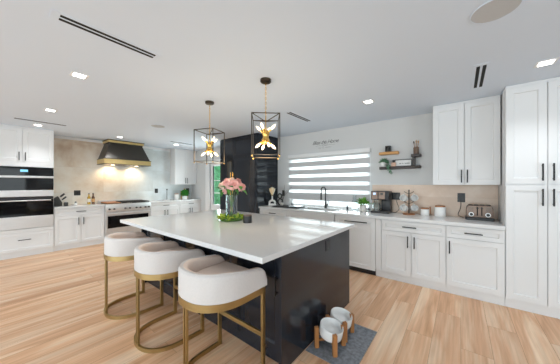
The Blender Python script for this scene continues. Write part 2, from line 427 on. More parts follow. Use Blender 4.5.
# garden door
b = MB()
b.box(DX0 - .22, DX0, YB - .02, YB, 0, DZ + .09, .004).box(DX0, DX1 , YB - .02, YB, DZ, DZ + .09, .004).box(DX1, DX1 + .06, YB - .02, YB, 0, DZ + .09, .004)
struct('trim_1', b, M_trimw)
b = MB()
xm = (DX0 + DX1) / 2
for x0, x1 in ((DX0, xm - .005), (xm + .005, DX1)):
    b.box(x0, x0 + .1, YB + .03, YB + .08, 0.01, DZ - .01, .004).box(x1 - .1, x1, YB + .03, YB + .08, 0.01, DZ - .01, .004)
    b.box(x0 + .1, x1 - .1, YB + .03, YB + .08, 0.01, .78, .004).box(x0 + .1, x1 - .1, YB + .03, YB + .08, DZ - .1, DZ - .01, .004)
    for z in (1.13, 1.51): b.box(x0 + .1, x1 - .1, YB + .04, YB + .07, z - .012, z + .012)
d = struct('door_1', b, M_trimw)
MB().box(DX0 + .1, DX1 - .1, YB + .052, YB + .058, .78, DZ - .1).build('pane', M_pane, d)
b = MB().cyl((xm - .055, YB + .03, 1.0), (xm - .055, YB - .02, 1.0), .012).cyl((xm - .055, YB - .02, 1.0), (xm - .16, YB - .02, 1.0), .009)
b.build('door_handle', M_dsteel, d)
# backsplashes
b = MB()
poly = [(.822, .921), (4.238, .921), (4.238, 1.388), (3.515, 1.388), (3.515, 2.44), (.822, 2.44)]
Mx = Matrix(((0, 0, 1, 0), (1, 0, 0, 0), (0, 1, 0, 0), (0, 0, 0, 1)))
b.prism(poly, XL, XL + .012, M=Mx)
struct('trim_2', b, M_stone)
struct('trim_3', MB().box(-1.24, .394, YB - .012, YB, .921, 1.384), M_tile)
struct('trim_4', MB().box(XL, XL + .03, .822, 3.515, 2.44, 2.5, .004), M_trimw)
struct('trim_5', MB().box(-3.415, WX0 - .02, YB - .012, YB, .921, 1.0), M_quartz)
struct('baseboard_back', MB().box(1.03, XR, YB - .015, YB, 0, .1, .004), M_trimw)
struct('baseboard_left', MB().box(XL, XL + .015, YF, -.05, 0, .1, .004), M_trimw)

# outside
struct('terrace_ground', MB().box(-16, 14, YB + .16, 14, -.12, -.02), M_concrete)
struct('lawn_ground', MB().box(-16, 14, -14, YF - .16, -.12, -.02), M_concrete)
def foliage(n, cx, cy, cz, rx, ry, rz, ln, wd, seed):
    r = random.Random(seed); b = MB()
    t = bmesh.new()
    for i in range(n):
        th = r.uniform(0, 2 * PI); ph = math.acos(r.uniform(-1, 1)); q = r.uniform(.75, 1.02)
        nx, ny, nz = math.sin(ph) * math.cos(th), math.sin(ph) * math.sin(th), math.cos(ph)
        p = Vector((cx + rx * nx * q, cy + ry * ny * q, cz + rz * nz * q))
        d = Vector((nx + r.uniform(-.8, .8), ny + r.uniform(-.8, .8), nz + r.uniform(-.5, .9))).normalized()
        s = d.cross(Vector((r.uniform(-1, 1), r.uniform(-1, 1), 1))).normalized(); u = s.cross(d)
        k = r.uniform(.7, 1.2); L_ = ln * k; w_ = wd * k / 2
        vs = [t.verts.new(x) for x in (p, p + d * L_ * .45 + s * w_ + u * w_ * .4, p + d * L_, p + d * L_ * .45 - s * w_ + u * w_ * .4)]
        t.faces.new((vs[0], vs[1], vs[2])); t.faces.new((vs[0], vs[2], vs[3]))
    b._merge(t)
    return b
for i, (x, y, lab) in enumerate(((-7.5, 5.7, 'green leafy garden hedge seen through the glazed door, left bush'), (-5.65, 5.7, 'green leafy garden hedge seen through the glazed door, right bush'))):
    t = thing('hedge_bush', lab, 'bush', (x, y, -.02), 0, 'hedge outside the garden door')
    foliage(1500, 0, 0, 1.35, .68, .55, 1.35, .17, .09, 5 + i).build('foliage', M_hedge, t)
    MB().sphere((0, 0, 1.3), (.58, .42, 1.2), 10).build('inner_growth', M_hedge, t)
    MB().cyl((0, 0, 0), (0, 0, .4), .06).build('trunk', M_darkwood, t)

# ------------------------------------------------------------------ cabinetry kit (local: x across, front faces -y, door face at y = 0)
def shaker(x0, x1, z0, z1, rail=.06, th=.02, y=0.0, slab=False, slope=.005):
    b = MB()
    if slab: return b.box(x0, x1, y, y + th, z0, z1, .002, 1)
    d = .011
    o = [(x0, z0), (x1, z0), (x1, z1), (x0, z1)]
    i = [(x0 + rail, z0 + rail), (x1 - rail, z0 + rail), (x1 - rail, z1 - rail), (x0 + rail, z1 - rail)]
    k = rail + slope
    j = [(x0 + k, z0 + k), (x1 - k, z0 + k), (x1 - k, z1 - k), (x0 + k, z1 - k)]
    vs = [(a, y, c) for a, c in o] + [(a, y, c) for a, c in i] + [(a, y + d, c) for a, c in j] + [(a, y + th, c) for a, c in o]
    F = []
    for q in range(4):
        n = (q + 1) % 4
        F += [(q, n, 4 + n, 4 + q), (4 + q, 4 + n, 8 + n, 8 + q), (q, 12 + q, 12 + n, n)]
    F += [(8, 9, 10, 11), (12, 15, 14, 13)]
    t = bmesh.new(); v = [t.verts.new(p) for p in vs]
    for f in F: t.faces.new([v[a] for a in f])
    bmesh.ops.recalc_face_normals(t, faces=t.faces[:])
    return b._merge(t)
def pull(x, z, length, vertical, y=0.0):
    b = MB(); h = length / 2; w = .0065
    if vertical:
        b.box(x - w, x + w, y - .034, y - .022, z - h, z + h, .002, 1)
        for s in (-1, 1): b.box(x - .005, x + .005, y - .024, y, z + s * (h - .02) - .005, z + s * (h - .02) + .005)
    else:
        b.box(x - h, x + h, y - .034, y - .022, z - w, z + w, .002, 1)
        for s in (-1, 1): b.box(x + s * (h - .02) - .005, x + s * (h - .02) + .005, y - .024, y, z - .005, z + .005)
    return b
G = .004
def cabinet(label, name, loc, rotz, W, depth, z0, z1, fronts, m=None, toe=True, group=None, hm=None, cat='cabinet', top=None):
    """fronts: list of (kind, x0, x1, z0, z1, handle) ; handle = (x, z, length, vertical) or None"""
    m = m or M_white; hm = hm or M_pull
    t = thing(name, label, cat, loc, rotz, group)
    MB().box(0, W, .0205, depth, z0, z1).build('body', m, t)
    if toe: MB().box(0, W, .035, depth - .03, 0, z0).build('toe_kick', m, t)
    if top: MB().box(0, W, .012, depth, z1, top, .003, 1).build('crown', m, t)
    for kind, x0, x1, a, c, hd in fronts:
        rail = .062 if kind == 'door' else (.045 if c - a < .25 else .055)
        f = shaker(x0 + G, x1 - G, a + G, c - G, rail, slab=(kind == 'filler')).build(kind, m, t)
        if hd: pull(*hd).build('handle', hm, f)
    return t

# window-wall run: door faces at y = 3.61
FY = 3.61; BD = YB - FY - .001
ZD, ZT, ZS = .11, .878, .72
cabinet('white base cabinet with a drawer beside the black tall cabinet', 'base_cabinet', (-3.415, FY, 0), 0, .755, BD, ZD, ZT,
        [('drawer', 0, .755, ZS, ZT - .01, (.3775, .80, .17, False)), ('door', 0, .3775, ZD, ZS, (.335, .61, .15, True)), ('door', .3775, .755, ZD, ZS, (.42, .61, .15, True))],
        group='base cabinets under the window')
cabinet('white sink base cabinet under the faucet, mostly hidden by the island', 'sink_base_cabinet', (-2.655, FY, 0), 0, .97, BD, ZD, .70,
        [('door', 0, .485, ZD, .70, (.44, .61, .15, True)), ('door', .485, .97, ZD, .70, (.53, .61, .15, True))], group='base cabinets under the window')
t = tag(shaker(0, .97, .702, ZT - .01, .045).build('false_front', M_white, None), 'x', 'x')
del t['label'], t['category']
t.parent = [o for o in C.objects if o.name == 'sink_base_cabinet'][0]
MB().box(0, .97, .0205, .06, .70, ZT).build('front_rail', M_white, t.parent)
# dishwasher with a matching panel
dw = thing('dishwasher', 'white panelled dishwasher with long dark bar handle and black kick strip', 'dishwasher', (-1.672, FY, 0))
MB().box(.01, .645, .0205, .58, .10, ZT).build('tub', M_white, dw)
f = shaker(.003, .655, .078, ZT - .01, .06).build('door', M_white, dw)
pull(.36, .80, .36, False).build('handle', M_pull, f)
MB().box(0.005, .65, .04, .55, 0, .095).build('kick_strip', M_bplastic, dw)
cabinet('white base cabinet with one wide drawer over two doors, beside the dishwasher', 'base_cabinet', (-1.015, FY, 0), 0, .866, BD, ZD, ZT,
        [('filler', 0, .085, ZD, ZT - .01, None), ('drawer', .088, .866, ZS, ZT - .01, (.455, .795, .17, False)),
         ('door', .088, .477, ZD, ZS, (.435, .59, .16, True)), ('door', .477, .866, ZD, ZS, (.515, .59, .16, True))], group='base cabinets under the window')
cabinet('white base cabinet with a drawer over one wide door, beside the tall pantry', 'base_cabinet', (-.148, FY, 0), 0, .542, BD, ZD, ZT,
        [('drawer', 0, .542, ZS, ZT - .01, (.266, .795, .17, False)), ('door', 0, .542, ZD, ZS, (.035, .60, .16, True))], group='base cabinets under the window')
cabinet('tall white pantry cabinet with four shaker doors at the right edge', 'pantry_cabinet', (.396, FY, 0), 0, .632, BD, ZD, 2.466,
        [('door', 0, .316, ZD, 1.388, (.278, 1.255, .18, True)), ('door', .316, .632, ZD, 1.388, (.354, 1.255, .18, True)),
         ('door', 0, .316, 1.394, 2.466, (.278, 1.52, .18, True)), ('door', .316, .632, 1.394, 2.466, (.354, 1.52, .18, True))], top=2.499)
cabinet('white two-door wall cabinet hanging over the toaster', 'wall_cabinet', (-.312, 3.89, 0), 0, .697, .349, 1.385, 2.466,
        [('door', 0, .3485, 1.385, 2.466, (.318, 1.50, .17, True)), ('door', .3485, .697, 1.385, 2.466, (.379, 1.50, .17, True))], toe=False, top=2.499, group='white wall cabinets')
# worktop with sink cut-out
KX0, KX1, KY0, KY1 = -2.45, -1.74, 3.72, 4.06
b = MB()
x0, x1, y0, y1, z0, z1 = -3.415, .394, FY - .028, YB - .001, .88, .92
b.box(x0, KX0, y0, y1, z0, z1).box(KX1, x1, y0, y1, z0, z1).box(KX0, KX1, y0, KY0, z0, z1).box(KX0, KX1, KY1, y1, z0, z1)
tag(b.build('worktop', M_quartz), 'long white quartz worktop under the window and coffee corner', 'worktop', 'white quartz worktops')
s = thing('kitchen_sink', 'grey steel sink set in the worktop below the window', 'sink', ((KX0 + KX1) / 2, (KY0 + KY1) / 2, .715))
hw, hd = (KX1 - KX0) / 2 - .001, (KY1 - KY0) / 2 - .001
b = MB().box(-hw, hw, -hd, hd, 0, .004).box(-hw, -hw + .006, -hd, hd, 0, .2).box(hw - .006, hw, -hd, hd, 0, .2).box(-hw, hw, -hd, -hd + .006, 0, .2).box(-hw, hw, hd - .006, hd, 0, .2)
b.build('basin', M_steel, s)
b = MB()
for a in ((-hw - .015, -hw + .006, -hd - .015, hd + .015), (hw - .006, hw + .015, -hd - .015, hd + .015), (-hw + .006, hw - .006, -hd - .015, -hd + .006), (-hw + .006, hw - .006, hd - .006, hd + .015)):
    b.box(*a, .2055, .209)
b.build('rim', M_steel, s)
MB().lathe([(0, .0045), (.04, .0045), (.045, .007), (.03, .006), (0, .005)], 20).build('drain', M_dsteel, s)

# tall black units (fridge columns behind black panels)
BY = 3.54
def tall_black(label, x0, x1, hx):
    W = x1 - x0
    t = cabinet(label, 'tall_cabinet', (x0, BY, 0), 0, W, YB - BY - .001, .11, 2.47,
                [('upper_door', 0, W, 2.012, 2.47, None)], m=M_black, top=2.499, group='tall black cabinets')
    f = shaker(G, W - G, .112, 2.008, .075, slope=.016).build('door', M_black, t)
    b = MB().box(hx - .008, hx + .008, -.05, -.034, .98, 1.68, .003, 1)
    for z in (1.03, 1.63): b.box(hx - .006, hx + .006, -.036, 0, z - .006, z + .006)
    b.build('handle', M_gold, f)
    return t
tall_black('narrow tall black cabinet with gold bar handle, nearest the garden door', -4.69, -4.202, .45)
tall_black('wide tall black cabinet with gold bar handle behind the bouquet, beside the worktop', -4.198, -3.417, .035)

# hood-wall run: faces toward +x, door faces at x = -6.6
QX = -6.6; QD = -XL + QX - .001
tw = thing('oven_tower', 'tall white oven cabinet with two doors above and a drawer below', 'cabinet', (-6.585, -.055, 0), R(90))
W = .872
b = MB().box(0, .04, .0205, .61, .11, 2.466).box(W - .04, W, .0205, .61, .11, 2.466).box(.04, W - .04, .0205, .61, 1.73, 2.466).box(.04, W - .04, .0205, .61, .11, .54).box(.04, W - .04, .5, .61, .54, 1.73)
b.build('body', M_white, tw)
MB().box(0, W, .035, .58, 0, .11).build('toe_kick', M_white, tw)
MB().box(0, W, .012, .61, 2.466, 2.499, .003, 1).build('crown', M_white, tw)
for a, c, hx in ((0, W / 2, W / 2 - .04), (W / 2, W, W / 2 + .04)):
    f = shaker(a + G, c - G, 1.83, 2.464).build('door', M_white, tw)
    pull(hx, 1.93, .16, True).build('handle', M_pull, f)
MB().box(G, W - G, 0, .02, 1.735, 1.826, .001, 1).build('rail', M_white, tw)
f = shaker(G, W - G, .115, .465, .055).build('drawer', M_white, tw)
pull(W / 2 + .03, .33, .17, False).build('handle', M_pull, f)
MB().box(G, W - G, 0, .02, .468, .53, .001, 1).build('rail', M_white, tw)
# ovens
def oven_base(name, label, z0, z1):
    return thing(name, label, 'oven', (-6.585, -.055, z0), R(90))
ov = oven_base('speed_oven', 'upper built-in oven with black glass and small blue display', 1.155, 1.725)
MB().box(.045, W - .045, .021, .49, .002, .57).build('housing', M_dsteel, ov)
f = MB().box(.008, W - .008, -.012, .0195, .405, .57, .003, 1).build('control_panel', M_bglass, ov)
MB().box(.41, .51, -.0135, -.0121, .478, .522).build('display', M_bluescr, f)
MB().box(.008, W - .008, -.016, .0195, .362, .403, .004, 1).build('trim_strip', M_steel, ov)
MB().box(.008, W - .008, -.012, .0195, .125, .36, .003, 1).build('door', M_bglass, ov)
MB().box(.008, W - .008, -.016, .0195, .0, .123, .004, 1).build('lower_panel', M_steel, ov)
ov = oven_base('wall_oven', 'lower built-in oven with wide black glass door and steel base', .545, 1.145)
MB().box(.045, W - .045, .021, .49, .002, .60).build('housing', M_dsteel, ov)
MB().box(.008, W - .008, -.006, .0195, .56, .606, .003, 1).build('vent_strip', M_bplastic, ov)
f = MB().box(.008, W - .008, -.012, .0195, .232, .557, .003, 1).build('door', M_bglass, ov)
b = MB().cyl((.05, -.05, .535), (W - .05, -.05, .535), .011, 12)
for x in (.09, W - .09): b.cyl((x, -.05, .535), (x, -.011, .535), .008, 8)
b.build('handle', M_steel, f)
MB().box(.008, W - .008, -.016, .0195, .0, .23, .004, 1).build('lower_panel', M_steel, ov)

cabinet('white base cabinet between the oven tower and the range', 'base_cabinet', (QX, .820, 0), R(90), .857, QD, ZD, ZT,
        [('drawer', 0, .857, ZS, ZT - .01, (.4285, .80, .17, False)), ('door', 0, .4285, ZD, ZS, (.386, .59, .16, True)), ('door', .4285, .857, ZD, ZS, (.471, .59, .16, True))], group='base cabinets on the hood wall')
cabinet('white base cabinet directly right of the range', 'base_cabinet', (QX, 2.70, 0), R(90), .822, QD, ZD, ZT,
        [('drawer', 0, .822, ZS, ZT - .01, (.41, .80, .17, False)), ('door', 0, .411, ZD, ZS, (.37, .59, .16, True)), ('door', .411, .822, ZD, ZS, (.452, .59, .16, True))], group='base cabinets on the hood wall')
cabinet('white base cabinet at the end of the hood wall, beside the garden door', 'base_cabinet', (QX, 3.526, 0), R(90), .70, QD, ZD, ZT,
        [('drawer', 0, .70, ZS, ZT - .01, (.35, .80, .17, False)), ('door', 0, .35, ZD, ZS, (.31, .59, .16, True)), ('door', .35, .70, ZD, ZS, (.39, .59, .16, True))], group='base cabinets on the hood wall')
cabinet('white two-door wall cabinet at the far end of the hood wall', 'wall_cabinet', (-6.87, 3.52, 0), R(90), .715, .329, 1.39, 2.466,
        [('door', 0, .3575, 1.39, 2.466, (.325, 1.51, .17, True)), ('door', .3575, .715, 1.39, 2.466, (.39, 1.51, .17, True))], toe=False, top=2.499, group='white wall cabinets')
tag(MB().box(XL + .001, QX + .028, .820, 1.678, .88, .92, .003, 1).build('worktop', M_quartz), 'short white quartz worktop under the knife block and oil bottles', 'worktop', 'white quartz worktops')
tag(MB().box(XL + .001, QX + .028, 2.70, YB - .022, .88, .92, .003, 1).build('worktop', M_quartz), 'white quartz worktop right of the range, holding the round green plant', 'worktop', 'white quartz worktops')

# range
RW = 1.012
rg = thing('gas_range', 'wide stainless gas range below the dark hood', 'range', (-6.585, 1.683, 0), R(90))
MB().box(0, RW, .03, .60, .10, .905, .002, 1).build('body', M_steel, rg)
MB().box(.03, RW - .03, .05, .58, 0, .10).build('kick_panel', M_bplastic, rg)
cp = MB().box(0, RW, -.03, .0295, .735, .915, .006, 2).build('control_panel', M_steel, rg)
for x in (.075, .17, .40, .50, .65, .745, .86, .95):
    kb = MB().cyl((x, -.031, .80), (x, -.042, .80), .026, 16, mi=0).cyl((x, -.042, .80), (x, -.07, .80), .021, 16, r1=.017, mi=1)
    kb.build('knob', [M_steel, M_dsteel], cp)
od = MB().box(.01, RW - .01, 0, .0295, .13, .725, .004, 1).build('oven_door', M_steel, rg)
MB().box(.05, RW - .06, -.004, -.0001, .34, .63).build('door_window', M_bglass, od)
b = MB().cyl((.03, -.055, .685), (RW - .03, -.055, .685), .015, 12)
for x in (.06, RW - .06): b.cyl((x, -.055, .685), (x, 0, .685), .01, 8)
b.build('handle', M_steel, od)
MB().box(0, RW, .0301, .60, .9055, .92).build('cooktop', M_dsteel, rg)
for k in range(3):
    x0 = .36 + k * .215
    b = MB()
    for i in range(4): b.box(x0 + .01 + i * .06, x0 + .022 + i * .06, .06, .56, .935, .955)
    for y in (.06, .18, .305, .43, .548): b.box(x0 + .01, x0 + .202, y, y + .012, .935, .955)
    for xx in (x0 + .01, x0 + .19):
        for yy in (.06, .548): b.box(xx, xx + .012, yy, yy + .012, .9205, .936)
    b.build('grate', M_iron, rg)
    for yy in (.19, .43): MB().lathe([(0, .9205), (.05, .9205), (.045, .932), (0, .934)], 16, (x0 + .106, yy, 0)).build('burner', M_iron, rg)
MB().box(0, RW, .57, .60, .9205, .99, .003, 1).build('back_guard', M_steel, rg)
MB().box(.05, .34, .07, .55, .9205, .95, .004, 1).build('griddle_cover', M_lidwood, rg)
# hood
hd_ = thing('range_hood', 'dark metal range hood with brass band above the range', 'range hood', (XL + .013, 2.188, 1.885))
def frus(y0, y1, xf0, Y0, Y1, Xf0, z0, z1):
    vs = [(0, y0, z0), (xf0, y0, z0), (xf0, y1, z0), (0, y1, z0), (0, Y0, z1), (Xf0, Y0, z1), (Xf0, Y1, z1), (0, Y1, z1)]
    t = bmesh.new(); v = [t.verts.new(p) for p in vs]
    for f in ((3, 2, 1, 0), (4, 5, 6, 7), (0, 1, 5, 4), (1, 2, 6, 5), (2, 3, 7, 6), (3, 0, 4, 7)): t.faces.new([v[a] for a in f])
    bmesh.ops.recalc_face_normals(t, faces=t.faces[:])
    bmesh.ops.bevel(t, geom=t.edges[:], offset=.004, segments=1, affect='EDGES', clamp_overlap=True)
    return MB()._merge(t)
frus(-.505, .505, .565, -.375, .36, .43, .136, .53).build('shell', M_hood, hd_)
MB().box(0, .585, -.52, .52, .012, .124, .003, 1).build('brass_band', M_hbrass, hd_)
MB().box(0, .592, -.527, .527, .1245, .136, .003, 1).box(0, .592, -.527, .527, 0, .0115, .003, 1).build('band_edge', M_hood, hd_)
MB().box(0, .46, -.405, .39, .5455, .598, .003, 1).build('brass_crown', M_hbrass, hd_)
MB().box(0, .445, -.39, .375, .5305, .545, .003, 1).box(0, .475, -.42, .405, .5985, .614, .003, 1).build('crown_edge', M_hood, hd_)
for y in (-.27, .27):
    l = MB().lathe([(0, -.006), (.035, -.006), (.04, 0), (0, 0)], 16, (.30, y, 0)).build('lamp', M_hoodlens, hd_)
    d = bpy.data.lights.new('hood_lamp', 'SPOT'); d.energy = 12; d.color = (1, .74, .46); d.spot_size = R(150); d.spot_blend = .8; d.shadow_soft_size = .04
    o = bpy.data.objects.new('hood_lamp_light', d); C.objects.link(o); o.location = (XL + .16, 2.188 + y, 1.86); o.rotation_euler = (0, R(18), 0)

# ------------------------------------------------------------------ island
IX0, IX1, IY0, IY1 = -3.578, -.995, 1.078, 2.70
tag(MB().box(IX0, IX1, IY0, IY1, .88, .92, .003, 1).build('worktop', M_quartz), 'large white quartz worktop of the kitchen island', 'worktop', 'white quartz worktops')
isl = thing('kitchen_island', 'black kitchen island under the white worktop beside the stools', 'kitchen island', (-2.28, 1.36, 0))
ix0, ix1 = -3.53 + 2.28, -1.03 + 2.28
MB().box(ix0 + .03, ix1 - .03, .02, 1.26, .09, .879).build('body', M_black, isl)
MB().box(ix0 + .03, ix1 - .03, .03, 1.22, 0, .09).build('toe_kick', M_black, isl)
MB().box(ix1 - .0295, ix1, -.04, 1.262, 0, .879, .002, 1).build('end_panel', M_black, isl)
MB().box(ix0, ix0 + .0295, -.04, 1.262, 0, .879, .002, 1).build('end_panel', M_black, isl)
nd = 5; dwid = (ix1 - ix0 - .06) / nd
for k in range(nd):
    a = ix0 + .03 + k * dwid
    f = shaker(a + G, a + dwid - G, .095, .872, .06, slope=.014).build('door', M_black, isl)
    pull(a + (dwid - .04 if k % 2 == 0 else .04), .62, .15, True).build('handle', M_pull, f)
    f = shaker(a + G, a + dwid - G, .095, .872, .06, .02, 0).build('door', M_black, isl)
    f.location = (0, 1.281, 0); f.rotation_euler.z = PI; f.location.x = ix0 + ix1
# ------------------------------------------------------------------ outlets
def outlet(label, loc, rotz, w=.115, h=.115, m=None, gang=2, sock=None):
    t = thing('wall_outlet', label, 'outlet', loc, rotz, 'black wall outlets')
    MB().box(-w / 2, w / 2, -.006, 0, -h / 2, h / 2, .002, 1).build('plate', m or M_bplastic, t)
    for g in range(gang):
        x = (g - (gang - 1) / 2) * w / gang
        MB().box(x - .017, x + .017, -.0085, -.0061, -.034, .034, .002, 1).build('socket', sock or M_dsteel, t)
    return t
outlet('black double outlet on the beige tile behind the mug tree', (-.86, YB - .0125, 1.195), 0, .135, .12)
outlet('black outlet on the beige tile with the toaster cord plugged in', (.005, YB - .0125, 1.2), 0, .088, .13, sock=M_bplastic)
outlet('black outlet on the grey wall between black cabinet and blind', (-3.245, YB - .0005, 1.19), 0, .075, .13, gang=1)
outlet('dark outlet on the island end panel, just under the worktop', (-1.0295, 2.06, .79), R(90), .075, .10, gang=1)
outlet('dark double outlet on the stone behind the oil bottles', (XL + .0125, 1.29, 1.19), R(90), .12, .12)
outlet('black outlet on the pale stone just right of the range', (XL + .0125, 3.10, 1.20), R(90), .09, .13, gang=1)
outlet('black outlet at the far right end of the hood wall', (XL + .0125, 4.1, 1.2), R(90), .11, .13, gang=1)

# ------------------------------------------------------------------ bar stools
def u_path(w, front, depth, n=20, inset=0.0):
    """open U from (+w, front) round the rear to (-w, front)"""
    w -= inset; rear = front - depth + inset
    ry = min(depth * .62, .31); yc = rear + ry
    pts = [(w, front), (w, (front + yc) / 2)]
    for k in range(n + 1):
        a = -k * PI / n
        ca, sa = math.cos(a), math.sin(a)
        e = .86
        pts.append((w * math.copysign(abs(ca) ** e, ca), yc + ry * math.copysign(abs(sa) ** e, sa)))
    pts += [(-w, (front + yc) / 2), (-w, front)]
    return pts
def make_stool(label, loc):
    t = thing('bar_stool', label, 'bar stool', loc, 0, 'bar stools along the island')
    FR, DP, SW = .235, .475, .265
    bar = [(-.009, -.016), (.009, -.016), (.009, .016), (-.009, .016)]
    pth = [(x, y, .0165) for x, y in u_path(SW - .01, FR, DP, 24)]
    MB().sweep(pth, bar).build('base_bar', M_brass, t, ang=40)
    ring = [(-.009, -.024), (.009, -.024), (.009, .024), (-.009, .024)]
    pth = [(x, y, .622) for x, y in u_path(SW - .01, FR, DP, 24)]
    b = MB().sweep(pth, ring)
    b.box(-SW + .02, SW - .02, FR - .018, FR, .598, .646)
    b.build('seat_ring', M_brass, t, ang=40)
    for s in (-1, 1):
        x = s * (SW - .01)
        MB().box(x - .0095, x + .0095, FR - .032, FR + .0005, .0005, .60, .002, 1).build('leg', M_brass, t)
    yr = FR - DP + .002
    MB().box(-.018, -.0085, yr - .009, yr + .009, .0005, .60, .002, 1).box(.0085, .018, yr - .009, yr + .009, .0005, .60, .002, 1).build('leg', M_brass, t)
    MB().box(-SW + .02, SW - .02, FR - .026, FR - .008, .275, .31, .002, 1).build('footrest', M_brass, t)
    # upholstered back: a rounded rim swept round the U, dropping at the two open ends
    TH = .062
    outer = u_path(SW + .004, FR + .015, DP + .02, 36)
    # resample by length
    P = [Vector((x, y, 0)) for x, y in outer]
    L = [0]
    for a, c in zip(P, P[1:]): L.append(L[-1] + (c - a).length)
    tot = L[-1]; NS = 72; S = []
    for k in range(NS + 1):
        s = tot * k / NS
        i = max(j for j in range(len(L)) if L[j] <= s + 1e-9); i = min(i, len(P) - 2)
        f = (s - L[i]) / (L[i + 1] - L[i]); S.append((P[i].lerp(P[i + 1], f), s))
    tb = bmesh.new(); rings = []; rimline = []; inner_faces = []
    for k, (p, s) in enumerate(S):
        d = (S[min(k + 1, NS)][0] - S[max(k - 1, 0)][0]).normalized()
        nrm = Vector((d.y, -d.x, 0))          # candidate sideways
        if nrm.dot(Vector((p.x, p.y + .0, 0))) > 0: nrm = -nrm   # inward
        e = min(s, tot - s)
        z1 = .825 - .045 * max(0, 1 - e / .36)
        rr = .07
        if e < rr: z1 -= rr * (1 - math.sqrt(max(0, 1 - ((rr - e) / rr) ** 2)))
        z0 = .647
        sec = [(0, z0), (0, z1 - .022), (.005, z1 - .008), (.016, z1 - .0015), (TH / 2, z1), (TH - .016, z1 - .0015), (TH - .005, z1 - .008), (TH, z1 - .022), (TH, z0)]
        rings.append([tb.verts.new(p + nrm * a + Vector((0, 0, z))) for a, z in sec])
        rimline.append(p + nrm * .012 + Vector((0, 0, z1 + .0005)))
    ns = 9
    for a, c in zip(rings, rings[1:]):
        for q in range(ns):
            r_ = (q + 1) % ns
            fc_ = tb.faces.new((a[q], a[r_], c[r_], c[q])); inner_faces += [fc_] if q in (4, 5, 6, 7) else []
    tb.faces.new(rings[0][::-1]); tb.faces.new(rings[-1])
    bmesh.ops.recalc_face_normals(tb, faces=tb.faces[:])
    for f_ in inner_faces: f_.material_index = 1
    bk = MB(); me_ = bpy.data.meshes.new('tmp'); tb.to_mesh(me_); tb.free(); bk.bm.from_mesh(me_); bpy.data.meshes.remove(me_)
    back = bk.build('backrest', [M_linen, M_seat], t, ang=60)
    MB().tube(rimline[4:-4], .0028, 6).build('piping', M_linen, back)
    inner = u_path(SW - TH + .003, FR + .012, DP - TH + .01, 30)
    MB().prism(inner, .647, .735, .028).build('seat', M_seat, t, ang=60)
    return t
st = make_stool('cream bar stool with brass frame, nearest the camera', (-1.392, 1.02, 0))
dup(st, (-2.165, 1.02, 0), 0, 'middle one of three cream bar stools with brass frames')
dup(st, (-2.945, 1.0, 0), 0, 'cream bar stool with brass frame, farthest left near the range')

# ------------------------------------------------------------------ pendants
def bulb_mb(base, d):
    rot = Vector(d).to_track_quat('Z', 'Y').to_matrix().to_4x4()
    return MB().lathe([(0, 0), (.008, .002), (.0095, .012), (.0135, .027), (.0135, .038), (.0095, .056), (.0035, .07), (0, .074)], 12, M=Matrix.Translation(base) @ rot)
def pendant(label, loc, rot):
    t = thing('pendant_lamp', label, 'pendant lamp', loc, rot, 'pendants over the island')   # origin at the ceiling
    MB().lathe([(0, 0), (.058, 0), (.058, -.022), (.05, -.03), (.012, -.034), (0, -.034)], 28).build('canopy', M_bronze, t)
    zt, zb, r = -.395, -.81, .14
    b = MB(); n = 14
    z = -.034; step = (.39 - .034) / n
    for k in range(n):
        zc = z - step * (k + .5); pts = []
        for q in range(10):
            a = 2 * PI * q / 10
            x, zz = .0075 * math.cos(a), (step * .68) * math.sin(a)
            pts.append((x, 0, zc + zz) if k % 2 == 0 else (0, x, zc + zz))
        b.tube(pts, .0024, 5, closed=True)
    b.build('chain', M_gold, t)
    b = MB(); w = .0042
    cs = [(r, r), (-r, r), (-r, -r), (r, -r)]
    for x, y in cs: b.box(x - w, x + w, y - w, y + w, zb, zt)
    for i in range(4):
        (x0, y0), (x1, y1) = cs[i], cs[(i + 1) % 4]
        for zz in (zt, zb): b.box(min(x0, x1) - w, max(x0, x1) + w, min(y0, y1) - w, max(y0, y1) + w, zz - w, zz + w)
    for x, y in cs: b.tube([(x, y, zt), (0, 0, zt - .05)], .0042, 6)
    b.build('cage', M_bronze, t)
    b = MB()
    for x, y in cs:
        b.lathe([(0, 0), (.007, -.004), (.007, -.012), (0, -.02)], 8, (x, y, zb - w))
    b.build('brace', M_gold, t)
    MB().cyl((0, 0, -.38), (0, 0, -.57), .0055, 10).build('stem', M_gold, t)
    hub = MB().lathe([(0, -.535), (.028, -.545), (.042, -.568), (.03, -.6), (.03, -.61), (.042, -.642), (.028, -.665), (0, -.675)], 16).build('hub', M_gold, t)
    for k in range(8):
        up = k < 4
        a = R(45 + 90 * (k % 4)) + (R(45) if not up else 0) + R(20)
        d = Vector((math.cos(a) * .8, math.sin(a) * .8, .72 if up else -.72)).normalized()
        c = Vector((0, 0, -.585 if up else -.625))
        sck = MB().cyl(c, c + d * .075, .0095, 10).cyl(c + d * .06, c + d * .08, .0125, 10).build('socket', M_gold, hub)
        bulb_mb(c + d * .0805, d).build('bulb', M_bulb, hub)
    l = bpy.data.lights.new('pendant_light', 'POINT'); l.energy = 7; l.color = (1, .8, .55); l.shadow_soft_size = .12
    o = bpy.data.objects.new('pendant_light', l); C.objects.link(o); o.location = (loc[0], loc[1], 1.72)
    return t
pendant('caged brass pendant lamp with glowing bulbs, nearer and larger one', (-1.622, 1.81, H), R(42))
pendant('caged brass pendant lamp with glowing bulbs, farther left one', (-2.65, 1.83, H), R(22))

